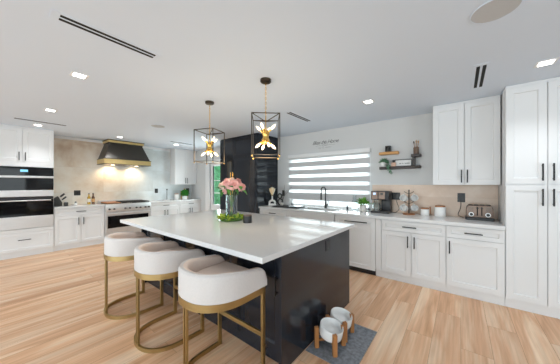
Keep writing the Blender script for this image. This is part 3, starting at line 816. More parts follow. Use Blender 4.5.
# ------------------------------------------------------------------ ceiling fittings
def vent(label, x, y0, y1, nslot=2):
    t = thing('linear_vent', label, 'air vent', (x, (y0 + y1) / 2, H), 0, 'linear ceiling vents')
    h = (y1 - y0) / 2
    MB().box(-.06, .06, -h - .045, h + .045, -.004, 0, .0015, 1).build('frame', M_ceil, t)
    for s in (-1, 1): MB().box(s * .023 - .0135, s * .023 + .0135, -h, h, -.0052, -.0041).build('slot', M_ventslot, t)
vent('long double-slot ceiling vent in the upper left foreground', -2.082, .285, .88)
vent('short-looking double-slot ceiling vent above the white pantry', .152, 2.84, 3.44)
vent('double-slot ceiling vent in front of the window wall, right of the pendants', -2.08, 2.84, 3.45)
vent('thin ceiling vent in front of the white oven tower', -5.83, .25, .885)
vent('thin ceiling vent above the far end of the hood wall', -5.85, 2.87, 3.46)
def downlight(label, x, y):
    t = thing('recessed_downlight', label, 'downlight', (x, y, H), R(0), 'square recessed downlights')
    MB().box(-.068, .068, -.068, .068, -.005, 0, .002, 1).build('trim', M_trimw, t)
    MB().box(-.046, .046, -.046, .046, -.0065, -.0051).build('lens', M_lens, t)
    d = bpy.data.lights.new('downlight_lamp', 'SPOT'); d.energy = 29; d.color = (.93, .97, 1); d.spot_size = R(112); d.spot_blend = 1; d.shadow_soft_size = .06
    o = bpy.data.objects.new('downlight_lamp', d); C.objects.link(o); o.location = (x, y, H - .03)
for a in (('square ceiling downlight nearest the long left vent', -3.04, .562), ('square ceiling downlight second from the long left vent', -4.80, .56), ('square ceiling downlight just above the oven tower doors', -6.19, .556),
          ('square ceiling downlight above the range hood', -6.25, 1.88), ('square ceiling downlight at the far end of the hood wall', -6.2, 3.2), ('square ceiling downlight above the right end of the window blind', -.97, 3.137),
          ('square ceiling downlight nearest the pantry at the right edge', .608, 3.136)): downlight(*a)
def speaker(label, x, y):
    t = thing('ceiling_speaker', label, 'speaker', (x, y, H), 0, 'round ceiling speakers')
    MB().lathe([(.118, 0), (.125, -.002), (.125, -.006), (.118, -.007), (.118, 0)], 40).build('rim', M_ceil, t)
    MB().lathe([(0, 0), (.1175, 0), (.1175, -.0055), (0, -.0055)], 40).build('grille', M_speaker, t)
speaker('large round ceiling speaker at the top right', .17, 1.985)
speaker('small-looking round ceiling speaker left of the pendants', -4.51, 1.975)

# ------------------------------------------------------------------ zebra blinds
def blind(label, loc, rotz, W, z0, z1, nb, bright, grey, first):
    t = thing('zebra_blind', label, 'blind', loc, rotz, 'zebra window blinds')
    MB().box(0, W, -.07, -.005, z1 - .075, z1, .008).build('cassette', M_trimw, t)
    b = MB(); z = z1 - .075; y = -.035
    def strip(a, c, mi): b.quads([(.006, y, a), (W - .006, y, a), (W - .006, y, c), (.006, y, c)], [(0, 1, 2, 3)], mi)
    strip(z - first, z, 0); z -= first
    for k in range(nb):
        c = z - bright; strip(c, z, 1); z = c
        c = z - grey if k < nb - 1 else z0 + .02
        strip(c, z, 0); z = c
    b.build('fabric', [M_band, M_sheer], t)
    MB().box(.004, W - .004, -.048, -.022, z0, z0 + .022, .004, 1).build('bottom_rail', M_trimw, t)
    return t
blind('grey and white zebra blind half lowered over the sink window', (-3.07, YB - .001, 0), 0, 1.804, 1.055, 2.048, 5, .062, .104, .035)
blind('zebra blind on the window of the wall right of the camera', (XR - .001, SY1 + .05, 0), R(-90), SY1 - SY0 + .1, 1.05, 2.28, 6, .07, .10, .03)

# ------------------------------------------------------------------ wall decal
t = thing('wall_lettering', 'grey script lettering on the wall above the window blind', 'lettering', (-2.18, YB - .0005, 2.21))
def text_part(name, s, size, z, shear=.5, x=0, off=.0035):
    cu = bpy.data.curves.new('txt', 'FONT'); cu.body = s; cu.size = size; cu.shear = shear; cu.align_x = 'CENTER'; cu.extrude = .0004; cu.offset = .0004; cu.space_character = .86
    o = bpy.data.objects.new('txt', cu); C.objects.link(o)
    me = bpy.data.meshes.new_from_object(o.evaluated_get(bpy.context.evaluated_depsgraph_get()))
    bpy.data.objects.remove(o); me.name = name; me.materials.append(M_decal)
    p = bpy.data.objects.new(name, me); C.objects.link(p); p.parent = t
    p.location = (x, -.0006, z); p.rotation_euler = (R(90), 0, 0)
    return p
text_part('script_line', 'Bless this Home', .105, .015)
b = MB()
def scribble(b, x0, x1, z, amp, waves, y, r, seed):
    q = random.Random(seed); pts = []
    for k in range(int(waves * 6) + 1):
        f = k / (waves * 6); pts.append((x0 + (x1 - x0) * f + amp * .5 * math.cos(2 * PI * f * waves), y, z + amp * (.6 + .4 * q.random()) * math.sin(2 * PI * f * waves)))
    b.tube(pts, r, 4)
b.tube([(-.22, -.001, -.02), (-.06, -.001, -.013)], .0014, 4).tube([(.06, -.001, -.013), (.22, -.001, -.02)], .0014, 4)
pts = [(.055 * math.sin(a), -.001, -.015 + .018 * math.sin(2 * a)) for a in [2 * PI * k / 24 for k in range(24)]]
b.tube(pts, .002, 4, closed=True)
b.build('flourish', M_decal, t)
b = MB(); scribble(b, -.15, -.09, -.062, .008, 4, -.001, .0016, 1); scribble(b, -.06, -.02, -.062, .01, 2, -.001, .0016, 2); scribble(b, .0, .14, -.062, .008, 8, -.001, .0016, 3)
b.build('small_line', M_decal, t)

# ------------------------------------------------------------------ island top: vase, peonies, wreath, candle
VX, VY, VZ = -2.375, 1.975, .9205
v = MB().lathe([(0, 0), (.07, 0), (.074, .006), (.075, .33), (.0715, .33), (.0705, .014), (0, .012)], 36).build('glass_vase', M_glass, loc=(VX, VY, VZ))
tag(v, 'clear glass cylinder vase holding pink peonies on the island', 'vase')
def peony_mb(rad, seed):
    q = random.Random(seed); b = MB(); t = bmesh.new()
    for ring, (npet, tilt, rr, sz) in enumerate(((5, 12, .25, .75), (7, 35, .45, .95), (9, 62, .6, 1.1), (9, 92, .7, 1.1))):
        for k in range(npet):
            a = 2 * PI * (k + q.uniform(-.25, .25)) / npet + ring
            ti = R(tilt + q.uniform(-9, 9)); grid = []
            for i in range(4):
                row = []; vv = i / 3
                for j in range(4):
                    uu = (j / 3 - .5) * 2
                    wd = rad * sz * .62 * math.sin(PI * (.18 + .72 * vv)) * uu
                    ph = ti * (.35 + .65 * vv) + .3 * vv * vv * (ring - 1.2)
                    rad_ = rad * (.15 + .85 * vv * sz) * (1 - .13 * uu * uu) + rad * .05 * q.uniform(-1, 1) * vv
                    dr, dz = math.sin(ph) * rad_, math.cos(ph) * rad_
                    row.append(t.verts.new((math.cos(a) * dr - math.sin(a) * wd, math.sin(a) * dr + math.cos(a) * wd, dz)))
                grid.append(row)
            for i in range(3):
                for j in range(3): t.faces.new((grid[i][j], grid[i][j + 1], grid[i + 1][j + 1], grid[i + 1][j]))
    b._merge(t); b.sphere((0, 0, rad * .2), rad * .42, 8)
    return b
flw = [  # offset (across = camera right, depth, z), radius, pale?, label
    (-.115, -.01, 1.37, .062, 1, 'pale peony at the far left of the bouquet'), (-.045, -.05, 1.40, .064, 0, 'pink peony left of centre, facing front in the bouquet'),
    (.045, -.05, 1.385, .066, 0, 'pink peony right of centre, facing front in the bouquet'), (.135, -.01, 1.355, .06, 0, 'pink peony at the far right of the bouquet'),
    (.0, .02, 1.43, .062, 1, 'pale peony topmost of the bouquet'), (.0, -.075, 1.375, .06, 0, 'pink peony front and centre, low in the bouquet'), (.07, .06, 1.42, .058, 0, 'pink peony at the upper right back of the bouquet'),
    (-.075, .07, 1.425, .056, 0, 'pink peony at the upper left back of the bouquet'), (-.075, -.06, 1.30, .036, 0, 'small pink peony bud hanging low at the vase rim')]
Rt = Vector((.7848, .6198, 0)); Fw = Vector((-.6198, .7848, 0))
for i, (a, dp, z, rad, pale, lab) in enumerate(flw):
    t = thing('peony', lab + ' in the glass vase' if len(lab.split()) < 12 else lab, 'flower', (VX, VY, VZ + .02), 0, 'peonies in the vase')
    top = Rt * a + Fw * dp; top.z = z - VZ - .02
    base = Vector((-top.x * .25, -top.y * .25, .004))
    mid = Vector((top.x * .3, top.y * .3, .28)); 
    if mid.xy.length > .055: mid.xy = mid.xy.normalized() * .055
    mid2 = mid.lerp(top, .6)
    MB().tube([base, mid, mid2, top], .0035, 6).build('stem', M_stem, t)
    out = Vector((top.x * 2.2, top.y * 2.2, .10)) + Vector((.03, -.03, 0))
    rot = out.normalized().to_track_quat('Z', 'Y').to_matrix().to_4x4()
    bl = peony_mb(rad, i + 3)
    bmesh.ops.transform(bl.bm, matrix=Matrix.Translation(top) @ rot, verts=bl.bm.verts)
    bl.build('blossom', M_pinkl if pale else M_pink, t, ang=80)
    if i in (1, 2, 3, 7, 0):
        b = MB()
        for s in (-1, 1):
            dr = Rt * (s * .55 + a * 4) + Fw * -.45 + Vector((0, 0, -.55 if s > 0 else .35))
            b.leaf(Vector((top.x, top.y, top.z * .55 + .15)) + Fw * -.035, dr, .11, .062)
        b.build('leaf', M_leaf if i % 2 else M_leafd, t)
wr = thing('leaf_wreath', 'yellow-green leaf wreath lying around the vase on the island', 'wreath', (VX, VY, VZ))
b = MB(); b.tube([(.135 * math.cos(2 * PI * k / 28), .135 * math.sin(2 * PI * k / 28), .012) for k in range(28)], .011, 6, closed=True); b.build('twig_ring', M_stem, wr)
t_ = bmesh.new(); q = random.Random(4)
for (m_, n_, s_, nm) in ((M_leafy, 230, 4, 'foliage'), (M_leaf, 70, 9, 'foliage')):
    b = MB(); q = random.Random(s_); t_ = bmesh.new()
    for k in range(n_):
        a = q.uniform(0, 2 * PI); rr = .135 + q.uniform(-.045, .035)
        p = Vector((rr * math.cos(a), rr * math.sin(a), q.uniform(.006, .05)))
        d = Vector((math.cos(a) * q.uniform(-.4, 1) - math.sin(a) * q.uniform(-1, 1), math.sin(a) * q.uniform(-.4, 1) + math.cos(a) * q.uniform(-1, 1), q.uniform(0, .9))).normalized()
        s = d.cross(Vector((q.uniform(-.3, .3), q.uniform(-.3, .3), 1))).normalized(); u = s.cross(d); L_ = q.uniform(.04, .062); w_ = L_ * .3
        vs = [t_.verts.new(x) for x in (p, p + d * L_ * .5 + s * w_ + u * w_ * .4, p + d * L_, p + d * L_ * .5 - s * w_ + u * w_ * .4)]
        for vv in vs: vv.co.z = max(vv.co.z, .002)
        t_.faces.new((vs[0], vs[1], vs[2])); t_.faces.new((vs[0], vs[2], vs[3]))
    b._merge(t_); b.build(nm, m_, wr)
cd = thing('jar_candle', 'dark jar candle with copper rim beside the leaf wreath', 'candle', (-2.06, 1.965, .9205))
MB().lathe([(0, 0), (.05, 0), (.053, .004), (.053, .084), (.049, .084), (.049, .01), (0, .008)], 28).build('jar', M_bplastic, cd)
MB().lathe([(.0535, .0845), (.0535, .094), (.048, .094), (.048, .0845), (.0535, .0845)], 28).build('rim', M_copper, cd)
MB().lathe([(0, .011), (.0485, .011), (.0485, .075), (0, .076)], 24).build('wax', M_creamw, cd)

# ------------------------------------------------------------------ pet bowls
tag(MB().box(-1.022, -.617, 1.635, 2.255, .0005, .006, .002, 1).build('feeding_mat', M_mat), 'grey woven feeding mat on the floor against the island end', 'mat')
def pet_bowl(label, x, y):
    t = thing('pet_bowl', label, 'pet bowl', (x, y, .0065), 0, 'raised pet bowls')
    s = .088
    # bowl leaned toward the island-free side (+x)
    Mt = Matrix.Translation((0, 0, .088)) @ Matrix.Rotation(R(11), 4, 'Y')
    MB().lathe([(0, 0), (.072, 0), (.094, .012), (.099, .03), (.099, .094), (.0965, .098), (.093, .095), (.092, .055), (.08, .04), (0, .036)], 36, M=Mt).build('bowl', M_ceramic, t, ang=50)
    for sx in (-1, 1):
        for sy in (-1, 1):
            a = MB()
            xx, yy = sx * .083, sy * .083
            a.box(-.0175, .0175, -.0175, .0175, .0, .172, .003, 1, M=Matrix.Translation((xx, yy, 0)) @ Matrix.Rotation(R(45), 4, 'Z'))
            a.build('leg', M_oak, t)
    b = MB()
    for an in (45, -45): b.box(-.11, .11, -.008, .008, .055, .072, .002, 1, M=Matrix.Rotation(R(an), 4, 'Z'))
    b.build('crossbar', M_oak, t)
pet_bowl('white pet bowl on wooden legs, nearer the camera on the mat', -.88, 1.805)
pet_bowl('white pet bowl on wooden legs, farther back on the mat', -.885, 2.02)

# ------------------------------------------------------------------ window worktop items
ZW = .9205
fc = thing('kitchen_faucet', 'dark pull-down faucet arching behind the sink', 'faucet', (-2.10, 4.11, ZW))
b = MB().lathe([(0, 0), (.028, 0), (.028, .012), (.02, .02), (.018, .12), (0, .12)], 20)
b.build('base', M_dsteel, fc)
pts = [(0, 0, .12), (0, 0, .36)]
rr = .056
dirv = Vector((-.35, -.94, 0)).normalized()
for k in range(1, 13):
    a = PI - PI * k / 12
    o_ = rr + rr * math.cos(a)
    pts.append((dirv.x * o_, dirv.y * o_, .36 + rr * math.sin(a)))
pts.append((dirv.x * 2 * rr, dirv.y * 2 * rr, .30))
MB().tube(pts, .0125, 12).build('spout', M_dsteel, fc)
p = Vector(pts[-1]); MB().cyl(p, p + Vector((0, 0, -.13)), .017, 14, r1=.02).build('spray_head', M_dsteel, fc)
MB().cyl((.016, 0, .07), (.06, 0, .07), .011, 10).cyl((.055, 0, .07), (.075, 0, .15), .0055, 8).build('lever', M_dsteel, fc)
sd = thing('soap_dispenser', 'small black soap dispenser on the worktop right of the faucet', 'soap dispenser', (-1.66, 4.13, ZW))
MB().lathe([(0, 0), (.018, 0), (.018, .05), (.01, .055), (.006, .075), (0, .075)], 16).build('body', M_bplastic, sd)
MB().cyl((0, .0, .078), (-.02, -.05, .072), .006, 8).sphere((0, 0, .078), .009, 8).build('spout', M_bplastic, sd)
# glass board/dispenser right of faucet
gb = thing('glass_carafe', 'clear glass carafe in front of the blind beside the small plant', 'carafe', (-1.52, 4.12, ZW))
MB().lathe([(0, 0), (.045, 0), (.048, .005), (.048, .16), (.03, .2), (.03, .27), (.027, .27), (.027, .2), (.045, .16), (.045, .01), (0, .008)], 24).build('body', M_glass, gb)
# potted plant
pl = thing('potted_plant', 'bright green leafy plant in a speckled pot below the blind', 'plant', (-1.335, 4.02, ZW))
MB().lathe([(0, 0), (.048, 0), (.054, .005), (.056, .11), (.05, .112), (.048, .1), (0, .098)], 24).build('pot', M_speck, pl)
MB().lathe([(0, .0985), (.0475, .1005), (0, .102)], 16).build('soil', M_soil, pl)
t_ = MB(); q = random.Random(12)
for k in range(120):
    a = q.uniform(0, 2 * PI); r0 = q.uniform(0, .04); p = Vector((r0 * math.cos(a), r0 * math.sin(a), .10 + q.uniform(0, .05)))
    el = q.uniform(.1, 1.3); d = Vector((math.cos(a) * math.cos(el), math.sin(a) * math.cos(el), math.sin(el)))
    t_.leaf(p + d * q.uniform(0, .06), d + Vector((0, 0, -.1)), q.uniform(.05, .09), .04)
t_.build('foliage', mat('bright_leaf', (0.17, 0.42, 0.06), .5, var=.35, scale=30), pl)
# coffee machine
cm = thing('coffee_maker', 'black and bronze double coffee maker beside the blind', 'coffee maker', (-1.045, 4.06, ZW))
MB().box(-.14, .14, -.12, .13, 0, .03, .006).build('base', M_bplastic, cm)
MB().box(-.0, .14, .0, .13, .0305, .215, .006).build('column', M_bplastic, cm)
MB().box(-.14, .14, -.10, .13, .2155, .36, .01).build('head', M_bplastic, cm)
for x0, x1 in ((-.13, -.03), (-.018, .082)):
    f = MB().box(x0, x1, -.106, -.1005, .228, .35, .004, 1).build('front_panel', M_copper, cm)
    MB().box(x0 + .03, x1 - .03, -.109, -.1065, .30, .335).build('display', M_screen if x0 < -.1 else M_bplastic, f)
MB().lathe([(0, 0), (.05, 0), (.058, .01), (.058, .11), (.045, .135), (.04, .135), (.053, .11), (.053, .012), (0, .01)], 20, (-.072, -.03, .0305)).build('carafe', M_glass, cm)
MB().tube([(-.02, -.06, .055), (.005, -.075, .07), (.005, -.075, .125), (-.025, -.055, .145)], .007, 8).build('carafe_handle', M_bplastic, cm)
MB().box(.02, .13, -.115, -.005, .0305, .04, .003, 1).build('drip_tray', M_dsteel, cm)
MB().box(-.135, -.08, .06, .125, .035, .212, .004, 1).build('water_tank', M_glass, cm)
def cord(label, pts, grp='black appliance cords'):
    P = [Vector(p) for p in pts]; out = []
    for i in range(len(P) - 1):
        p0 = P[max(i - 1, 0)]; p1 = P[i]; p2 = P[i + 1]; p3 = P[min(i + 2, len(P) - 1)]
        for k in range(6):
            s = k / 6
            out.append(.5 * ((2 * p1) + (p2 - p0) * s + (2 * p0 - 5 * p1 + 4 * p2 - p3) * s * s + (3 * p1 - p0 - 3 * p2 + p3) * s ** 3))
    out.append(P[-1]); org = P[-1].copy()
    o = MB().tube([p - org for p in out], .004, 6).build('power_cord', M_bplastic, loc=org)
    tag(o, label, 'cord', grp)
cord('black cord hanging from the outlet beside the coffee maker', [(-.86, YB - .03, 1.165), (-.83, YB - .05, 1.08), (-.80, YB - .06, .99), (-.84, YB - .08, .932), (-.87, 4.12, .926)])
# mug tree
mtree = thing('mug_tree', 'wooden mug tree hung with white mugs beside the coffee maker', 'mug tree', (-.64, 4.08, ZW))
MB().lathe([(0, 0), (.082, 0), (.085, .004), (.085, .014), (.08, .018), (0, .018)], 28).build('base', M_lidwood, mtree)
MB().cyl((0, 0, .018), (0, 0, .375), .0085, 12).sphere((0, 0, .378), .011, 8).build('post', M_bronze, mtree)
hooks = []
for lv, z in enumerate((.17, .325)):
    for k in range(2):
        a = R(38.3) + k * PI
        d = Vector((math.cos(a), math.sin(a), 0))
        MB().tube([Vector((0, 0, z)), d * .04 + Vector((0, 0, z + .012)), d * .075 + Vector((0, 0, z + .035))], .0045, 8).build('hook', M_bronze, mtree)
        hooks.append((lv, k, d, z))
mug0 = None
names = {(0, 0): 'lower right', (0, 1): 'lower left', (1, 0): 'upper right', (1, 1): 'upper left'}
for lv, k, d, z in hooks:
    lab = 'white mug hanging at the %s of the mug tree' % names[(lv, k)]
    # mug opening looks to the camera; origin at the handle that hangs on the hook
    loc = (-.64 + d.x * .07, 4.08 + d.y * .07, ZW + z - .03)
    yaw = R(9) + (R(18) if k == 0 else R(-18))
    if mug0 is None:
        mug0 = thing('mug', lab, 'mug', loc, yaw, 'white mugs on the mug tree')
        Mm = Matrix.Translation((0, -.014, -.04)) @ Matrix.Rotation(R(78), 4, 'X')
        MB().lathe([(0, -.05), (.04, -.05), (.048, -.042), (.051, .05), (.047, .051), (.044, -.038), (0, -.041)], 24, M=Mm).build('cup', M_ceramic, mug0)
        MB().tube([(0, -.035, .006), (0, -.035, .026), (0, -.005, .034), (0, .018, .022), (0, .018, .004)], .0048, 8).build('handle', M_ceramic, mug0)
    else:
        dup(mug0, loc, yaw, lab)
# canisters
def canister(label, x, y, r, h, spoon):
    t = thing('canister', label, 'canister', (x, y, ZW), 0, 'white canisters with wooden lids')
    MB().lathe([(0, 0), (r * .92, 0), (r, .012), (r, h - .012), (r * .93, h), (0, h)], 32).build('jar', M_ceramic, t)
    l = MB().lathe([(0, 0), (r * .9, 0), (r * .9, .016), (r * .8, .019), (0, .019)], 32, (0, 0, h + .0002)).build('lid', M_lidwood, t)
    if spoon: MB().tube([(r + .012, -.01, .03), (r + .012, -.01, .11), (r + .008, -.01, .135)], [.006, .006, .013], 8).build('spoon', M_lidwood, t)
canister('small white canister with wooden lid and spoon beside the mug tree', -.43, 4.11, .058, .095, True)
canister('large white canister with wooden lid left of the toaster', -.24, 4.10, .071, .14, False)
# toaster
ts = thing('toaster', 'bronze four-slot toaster with two round dials on the worktop', 'toaster', (.192, 4.06, ZW))
MB().box(-.145, .145, -.10, .10, 0, .035, .005, 1).build('base', M_bplastic, ts)
poly = [(-.135, .036), (.135, .036), (.135, .15), (.127, .175), (.105, .192), (-.105, .192), (-.127, .175), (-.135, .15)]
Mx = Matrix(((1, 0, 0, 0), (0, 0, 1, 0), (0, 1, 0, 0), (0, 0, 0, 1)))
MB().prism(poly, -.09, .09, .006, M=Mx).build('shell', M_copper, ts)
for s in (-1, 1):
    dd = MB().cyl((s * .083, -.0905, .075), (s * .083, -.097, .075), .027, 20).build('dial_ring', M_steel, ts)
    MB().cyl((s * .083, -.0972, .075), (s * .083, -.112, .075), .018, 16).build('dial', M_bplastic, dd)
for x in (-.022, .022): 
    MB().box(x - .006, x + .006, -.0925, -.0903, .06, .175).build('lever_slot', M_ventslot, ts)
    MB().box(x - .012, x + .012, -.112, -.0928, .15, .165, .003, 1).build('lever', M_bplastic, ts)
for x in (-.088, .088):
    b = MB()
    for z in (.12, .135, .15, .165): b.box(x - .027, x + .027, -.0912, -.0903, z - .002, z + .002)
    b.build('vent_lines', M_dsteel, ts)
for x in (-.09, -.03, .03, .09): MB().box(x - .023, x + .023, -.06, .06, .1925, .2, .003, 1).build('slot_guard', M_dsteel, ts)
cord('black cord from the right outlet down to the bronze toaster', [(.0, YB - .03, 1.16), (.0, YB - .045, 1.09), (-.01, YB - .055, 1.03), (-.03, 4.15, .955), (.03, 4.17, .925)])

# tray, vase, sculpture beside the black cabinet
ty = thing('drying_tray', 'dark grey drying tray on the worktop left of the sink', 'tray', (-2.83, 3.86, ZW))
MB().box(-.32, .32, -.15, .15, 0, .012, .004).build('mat', M_iron, ty)
MB().tube([(-.31, -.14, .016), (.31, -.14, .016), (.31, .14, .016), (-.31, .14, .016)], .006, 6, closed=True).build('edge', M_dsteel, ty)
gl = tag(MB().box(-.14, .14, -.1, .1, 0, .012, .003, 1).build('glass_board', M_glass, loc=(-2.62, 3.86, ZW + .0235)), 'clear glass board lying on the dark drying tray', 'board')
wv = thing('bud_vase', 'white arch-shaped vase beside the tall black cabinet', 'vase', (-3.30, 3.90, ZW), R(38))
b = MB()
ring = [(.062 * math.cos(a), 0, .062 + .052 * math.sin(a)) for a in [PI * -.12 + PI * 1.24 * k / 16 for k in range(17)]]
b.tube(ring, .022, 10).box(-.085, .085, -.026, .026, 0, .045, .012)
b.build('arch_body', M_ceramic, wv)
MB().lathe([(0, .12), (.022, .125), (.016, .16), (.015, .2), (.018, .21), (.013, .21), (.011, .165), (0, .16)], 16).build('neck', M_ceramic, wv)
q = random.Random(3)
for k in range(6):
    a = (k - 2.5) / 2.5
    t = thing('pampas_stem', ['orange dried plume leaning left in the white vase', 'second dried plume from the left in the white vase', 'tall orange dried plume left of centre in the white vase', 'tall white dried plume right of centre in the white vase', 'second dried plume from the right in the white vase', 'white dried plume leaning right in the white vase'][k], 'dried grass', (-3.30, 3.90, ZW + .2), R(38), 'dried plumes in the white vase')
    tip = Vector((a * .062, .01 * (k % 2), .225 - .04 * abs(a)))
    MB().tube([(a * .006, 0, -.03), tip * .4], .0015, 5).build('stalk', M_cream, t)
    b = MB(); b.tube([tip * .2, tip * .42, tip * .65, tip * .88, tip], [.004, .011, .016, .013, .003], 8)
    b.build('plume', M_cream if k % 2 == 0 or k == 1 else M_creamw, t)
rs = thing('ring_sculpture', 'dark stacked ring sculpture leaning behind the white vase', 'sculpture', (-3.19, 4.05, ZW), R(38))
b = MB()
b.tube([(.052 * math.cos(2 * PI * k / 24), 0, .08 + .066 * math.sin(2 * PI * k / 24)) for k in range(24)], .016, 8, closed=True)
b.build('lower_ring', M_iron, rs)
b = MB(); b.tube([(.04 * math.cos(2 * PI * k / 24) - .01, 0, .21 + .05 * math.sin(2 * PI * k / 24)) for k in range(24)], .014, 8, closed=True)
b.build('upper_ring', M_iron, rs)
MB().box(-.05, .05, -.03, .03, 0, .012, .004, 1).build('foot', M_iron, rs)
tag(MB().sphere((0, 0, .038), .038, 14).build('stone_ball', M_speck, loc=(-3.10, 3.99, ZW)), 'small pale stone ball in front of the ring sculpture', 'ornament')
br_ = thing('bare_twigs', 'thin bare branches rising beside the pampas plumes', 'branch', (-3.20, 4.09, ZW))
b = MB()
for dx, dz in ((.30, .42), (.22, .36), (.12, .46)):
    b.tube([(0, 0, .012), (dx * .3, .005, .22), (dx * .65, .0, .32), (dx, -.01, dz)], [.004, .004, .0035, .0025], 5)
b.build('twigs', M_bronze, br_)
MB().lathe([(0, 0), (.018, 0), (.02, .02), (.012, .05), (.009, .05), (0, .01)], 12).build('holder', M_iron, br_)

# ------------------------------------------------------------------ floating shelves and what stands on them
us = MB().prism([(-.148, 0), (.148, 0), (.16, -.06), (.148, -.11), (-.148, -.11), (-.16, -.06)], 0, .045, .01).build('floating_shelf', M_shelfwood, loc=(-.955, YB - .001, 1.895))
tag(us, 'short honey-wood floating shelf, upper one on the grey wall', 'shelf', 'floating shelves')
ls = thing('floating_shelf', 'dark stepped floating shelf with a raised right end', 'shelf', (-.7925, YB - .001, 1.645), 0, 'floating shelves')
MB().box(-.3025, .3025, -.12, 0, 0, .045, .003, 1).build('board', M_darkwood, ls)
MB().box(.1725, .3025, -.12, 0, .18, .225, .003, 1).build('upper_board', M_darkwood, ls)
MB().box(.195, .222, -.11, -.01, .0455, .1795, .002, 1).build('post', M_darkwood, ls)
bx = thing('dark_cube_lantern', 'small dark cube holder on the honey-wood shelf', 'candle holder', (-.965, YB - .06, 1.9405))
MB().box(-.04, .04, -.04, .04, 0, .012, .002, 1).box(-.04, .04, -.04, .04, .088, .1, .002, 1).box(-.04, -.03, -.04, .04, .012, .088).box(.03, .04, -.04, .04, .012, .088).build('frame', M_iron, bx)
MB().lathe([(0, .0125), (.027, .0125), (.027, .08), (0, .08)], 16).build('candle', M_dsteel, bx)
tp = thing('trailing_plant', 'trailing green plant in a white pot on the dark shelf', 'plant', (-1.04, YB - .065, 1.6905))
MB().lathe([(0, 0), (.036, 0), (.042, .006), (.046, .078), (.041, .08), (.039, .065), (0, .062)], 20).build('pot', M_ceramic, tp)
t_ = MB(); q = random.Random(21)
for k in range(70):
    a = q.uniform(0, 2 * PI); el = q.uniform(.0, 1.2)
    d = Vector((math.cos(a) * math.cos(el), math.sin(a) * math.cos(el) * .7, math.sin(el)))
    t_.leaf(Vector((0, 0, .075)) + d * q.uniform(.0, .05), d, .045, .03)
for k in range(60):
    f = q.random(); x = .04 + .085 * f; z = .10 - .20 * max(0, f - .35) / .65
    p = Vector((x + q.uniform(-.022, .022), -.055 - .02 * q.random() if f > .3 else -.02, z + q.uniform(-.018, .018)))
    t_.leaf(p, (q.uniform(-.6, 1), -q.uniform(.1, .8), q.uniform(-1, .3)), .045, .03)
t_.build('foliage', M_leafg, tp)
MB().tube([(0, 0, .06), (.04, -.045, .1), (.085, -.066, .06), (.125, -.068, -.09)], .002, 5).build('vine', M_stem, tp)
pb = thing('blush_candle_box', 'small blush box with dark lid beside the framed sign', 'box', (-.875, YB - .09, 1.6905))
MB().box(-.034, .034, -.024, .024, 0, .062, .003, 1).build('body', M_pinkbox, pb)
MB().box(-.016, .016, -.016, .016, .0625, .105, .004, 1).build('lid', M_iron, pb)
sg = thing('framed_sign', 'white sign with faint script in a dark frame on the shelf', 'sign', (-.738, YB - .05, 1.6905))
b = MB().box(-.125, .122, -.012, .012, .1, .112).box(-.125, .122, -.012, .012, 0, .006).box(-.125, -.117, -.012, .012, .006, .1).box(.114, .122, -.012, .012, .006, .1)
b.build('frame', M_iron, sg)
f = MB().box(-.117, .114, -.004, .008, .0065, .0995).build('face', M_ceramic, sg)
b = MB(); scribble(b, -.06, -.03, .045, .01, 2.5, -.0055, .0022, 4); scribble(b, -.015, .0, .045, .008, 1.5, -.0055, .0022, 5); scribble(b, .02, .09, .045, .011, 5, -.0055, .0022, 6)
b.build('script', M_decal, f)
jr = thing('brown_jar', 'brown glass jar of wooden brushes on the raised shelf end', 'jar', (-.555, YB - .06, 1.8705))
MB().lathe([(0, 0), (.036, 0), (.04, .004), (.04, .105), (.036, .108), (.035, .01), (0, .008)], 20).build('body', mat('brown_glass', (.17, .105, .07), .15, var=.2, scale=30, coat=.4), jr)
for i, (dx, dy, lab) in enumerate(((-.022, 0, 'wooden brush leaning left in the brown jar'), (.0, .004, 'tallest wooden brush in the middle of the brown jar'), (.02, -.004, 'wooden brush leaning right in the brown jar'))):
    t = thing('paint_brush', lab, 'brush', (-.555 + dx * .4, YB - .06 + dy, 1.882), 0, 'brushes in the brown jar')
    top = Vector((dx * 1.2, 0, .20 + .015 * (i == 1)))
    MB().tube([(0, 0, 0), top * .6, top * .78], [.004, .005, .004], 8).build('handle', M_lidwood, t)
    MB().tube([top * .78, top * .88, top], [.005, .009, .003], 8).build('bristles', M_shelfwood if i != 0 else M_bronze, t)

# ------------------------------------------------------------------ hood-wall worktop items
kb = thing('knife_block', 'dark knife block beside the oven tower', 'knife block', (-6.86, .915, ZW))
Ms = Matrix(((0, 0, 1, 0), (1, 0, 0, 0), (0, 1, 0, 0), (0, 0, 0, 1)))
MB().prism([(-.075, 0), (.06, 0), (.06, .075), (-.005, .215), (-.075, .165)], -.055, .055, .006, M=Ms).build('block', M_iron, kb)
kn = None
for i, (fx, ff) in enumerate(((-.035, .25), (.0, .2), (.035, .3), (-.018, .7), (.02, .75))):
    # knives stand in the slanted upper right face, handles rising away from the oven tower
    loc = (-6.86 + fx, .915 + .06 + (-.005 - .06) * (1 - ff), ZW + .075 + .14 * (1 - ff))
    if kn is None:
        kn = thing('kitchen_knife', 'black-handled knife standing in the dark knife block', 'knife', loc, 0, 'knives in the knife block')
        d = Vector((0, .72, .70)).normalized()
        MB().tube([d * -.02, d * .03], .004, 6).build('blade', M_steel, kn)
        MB().tube([d * .03, d * .08, d * .125], [.008, .010, .008], 8).build('handle', M_bplastic, kn)
    else: dup(kn, loc, 0)
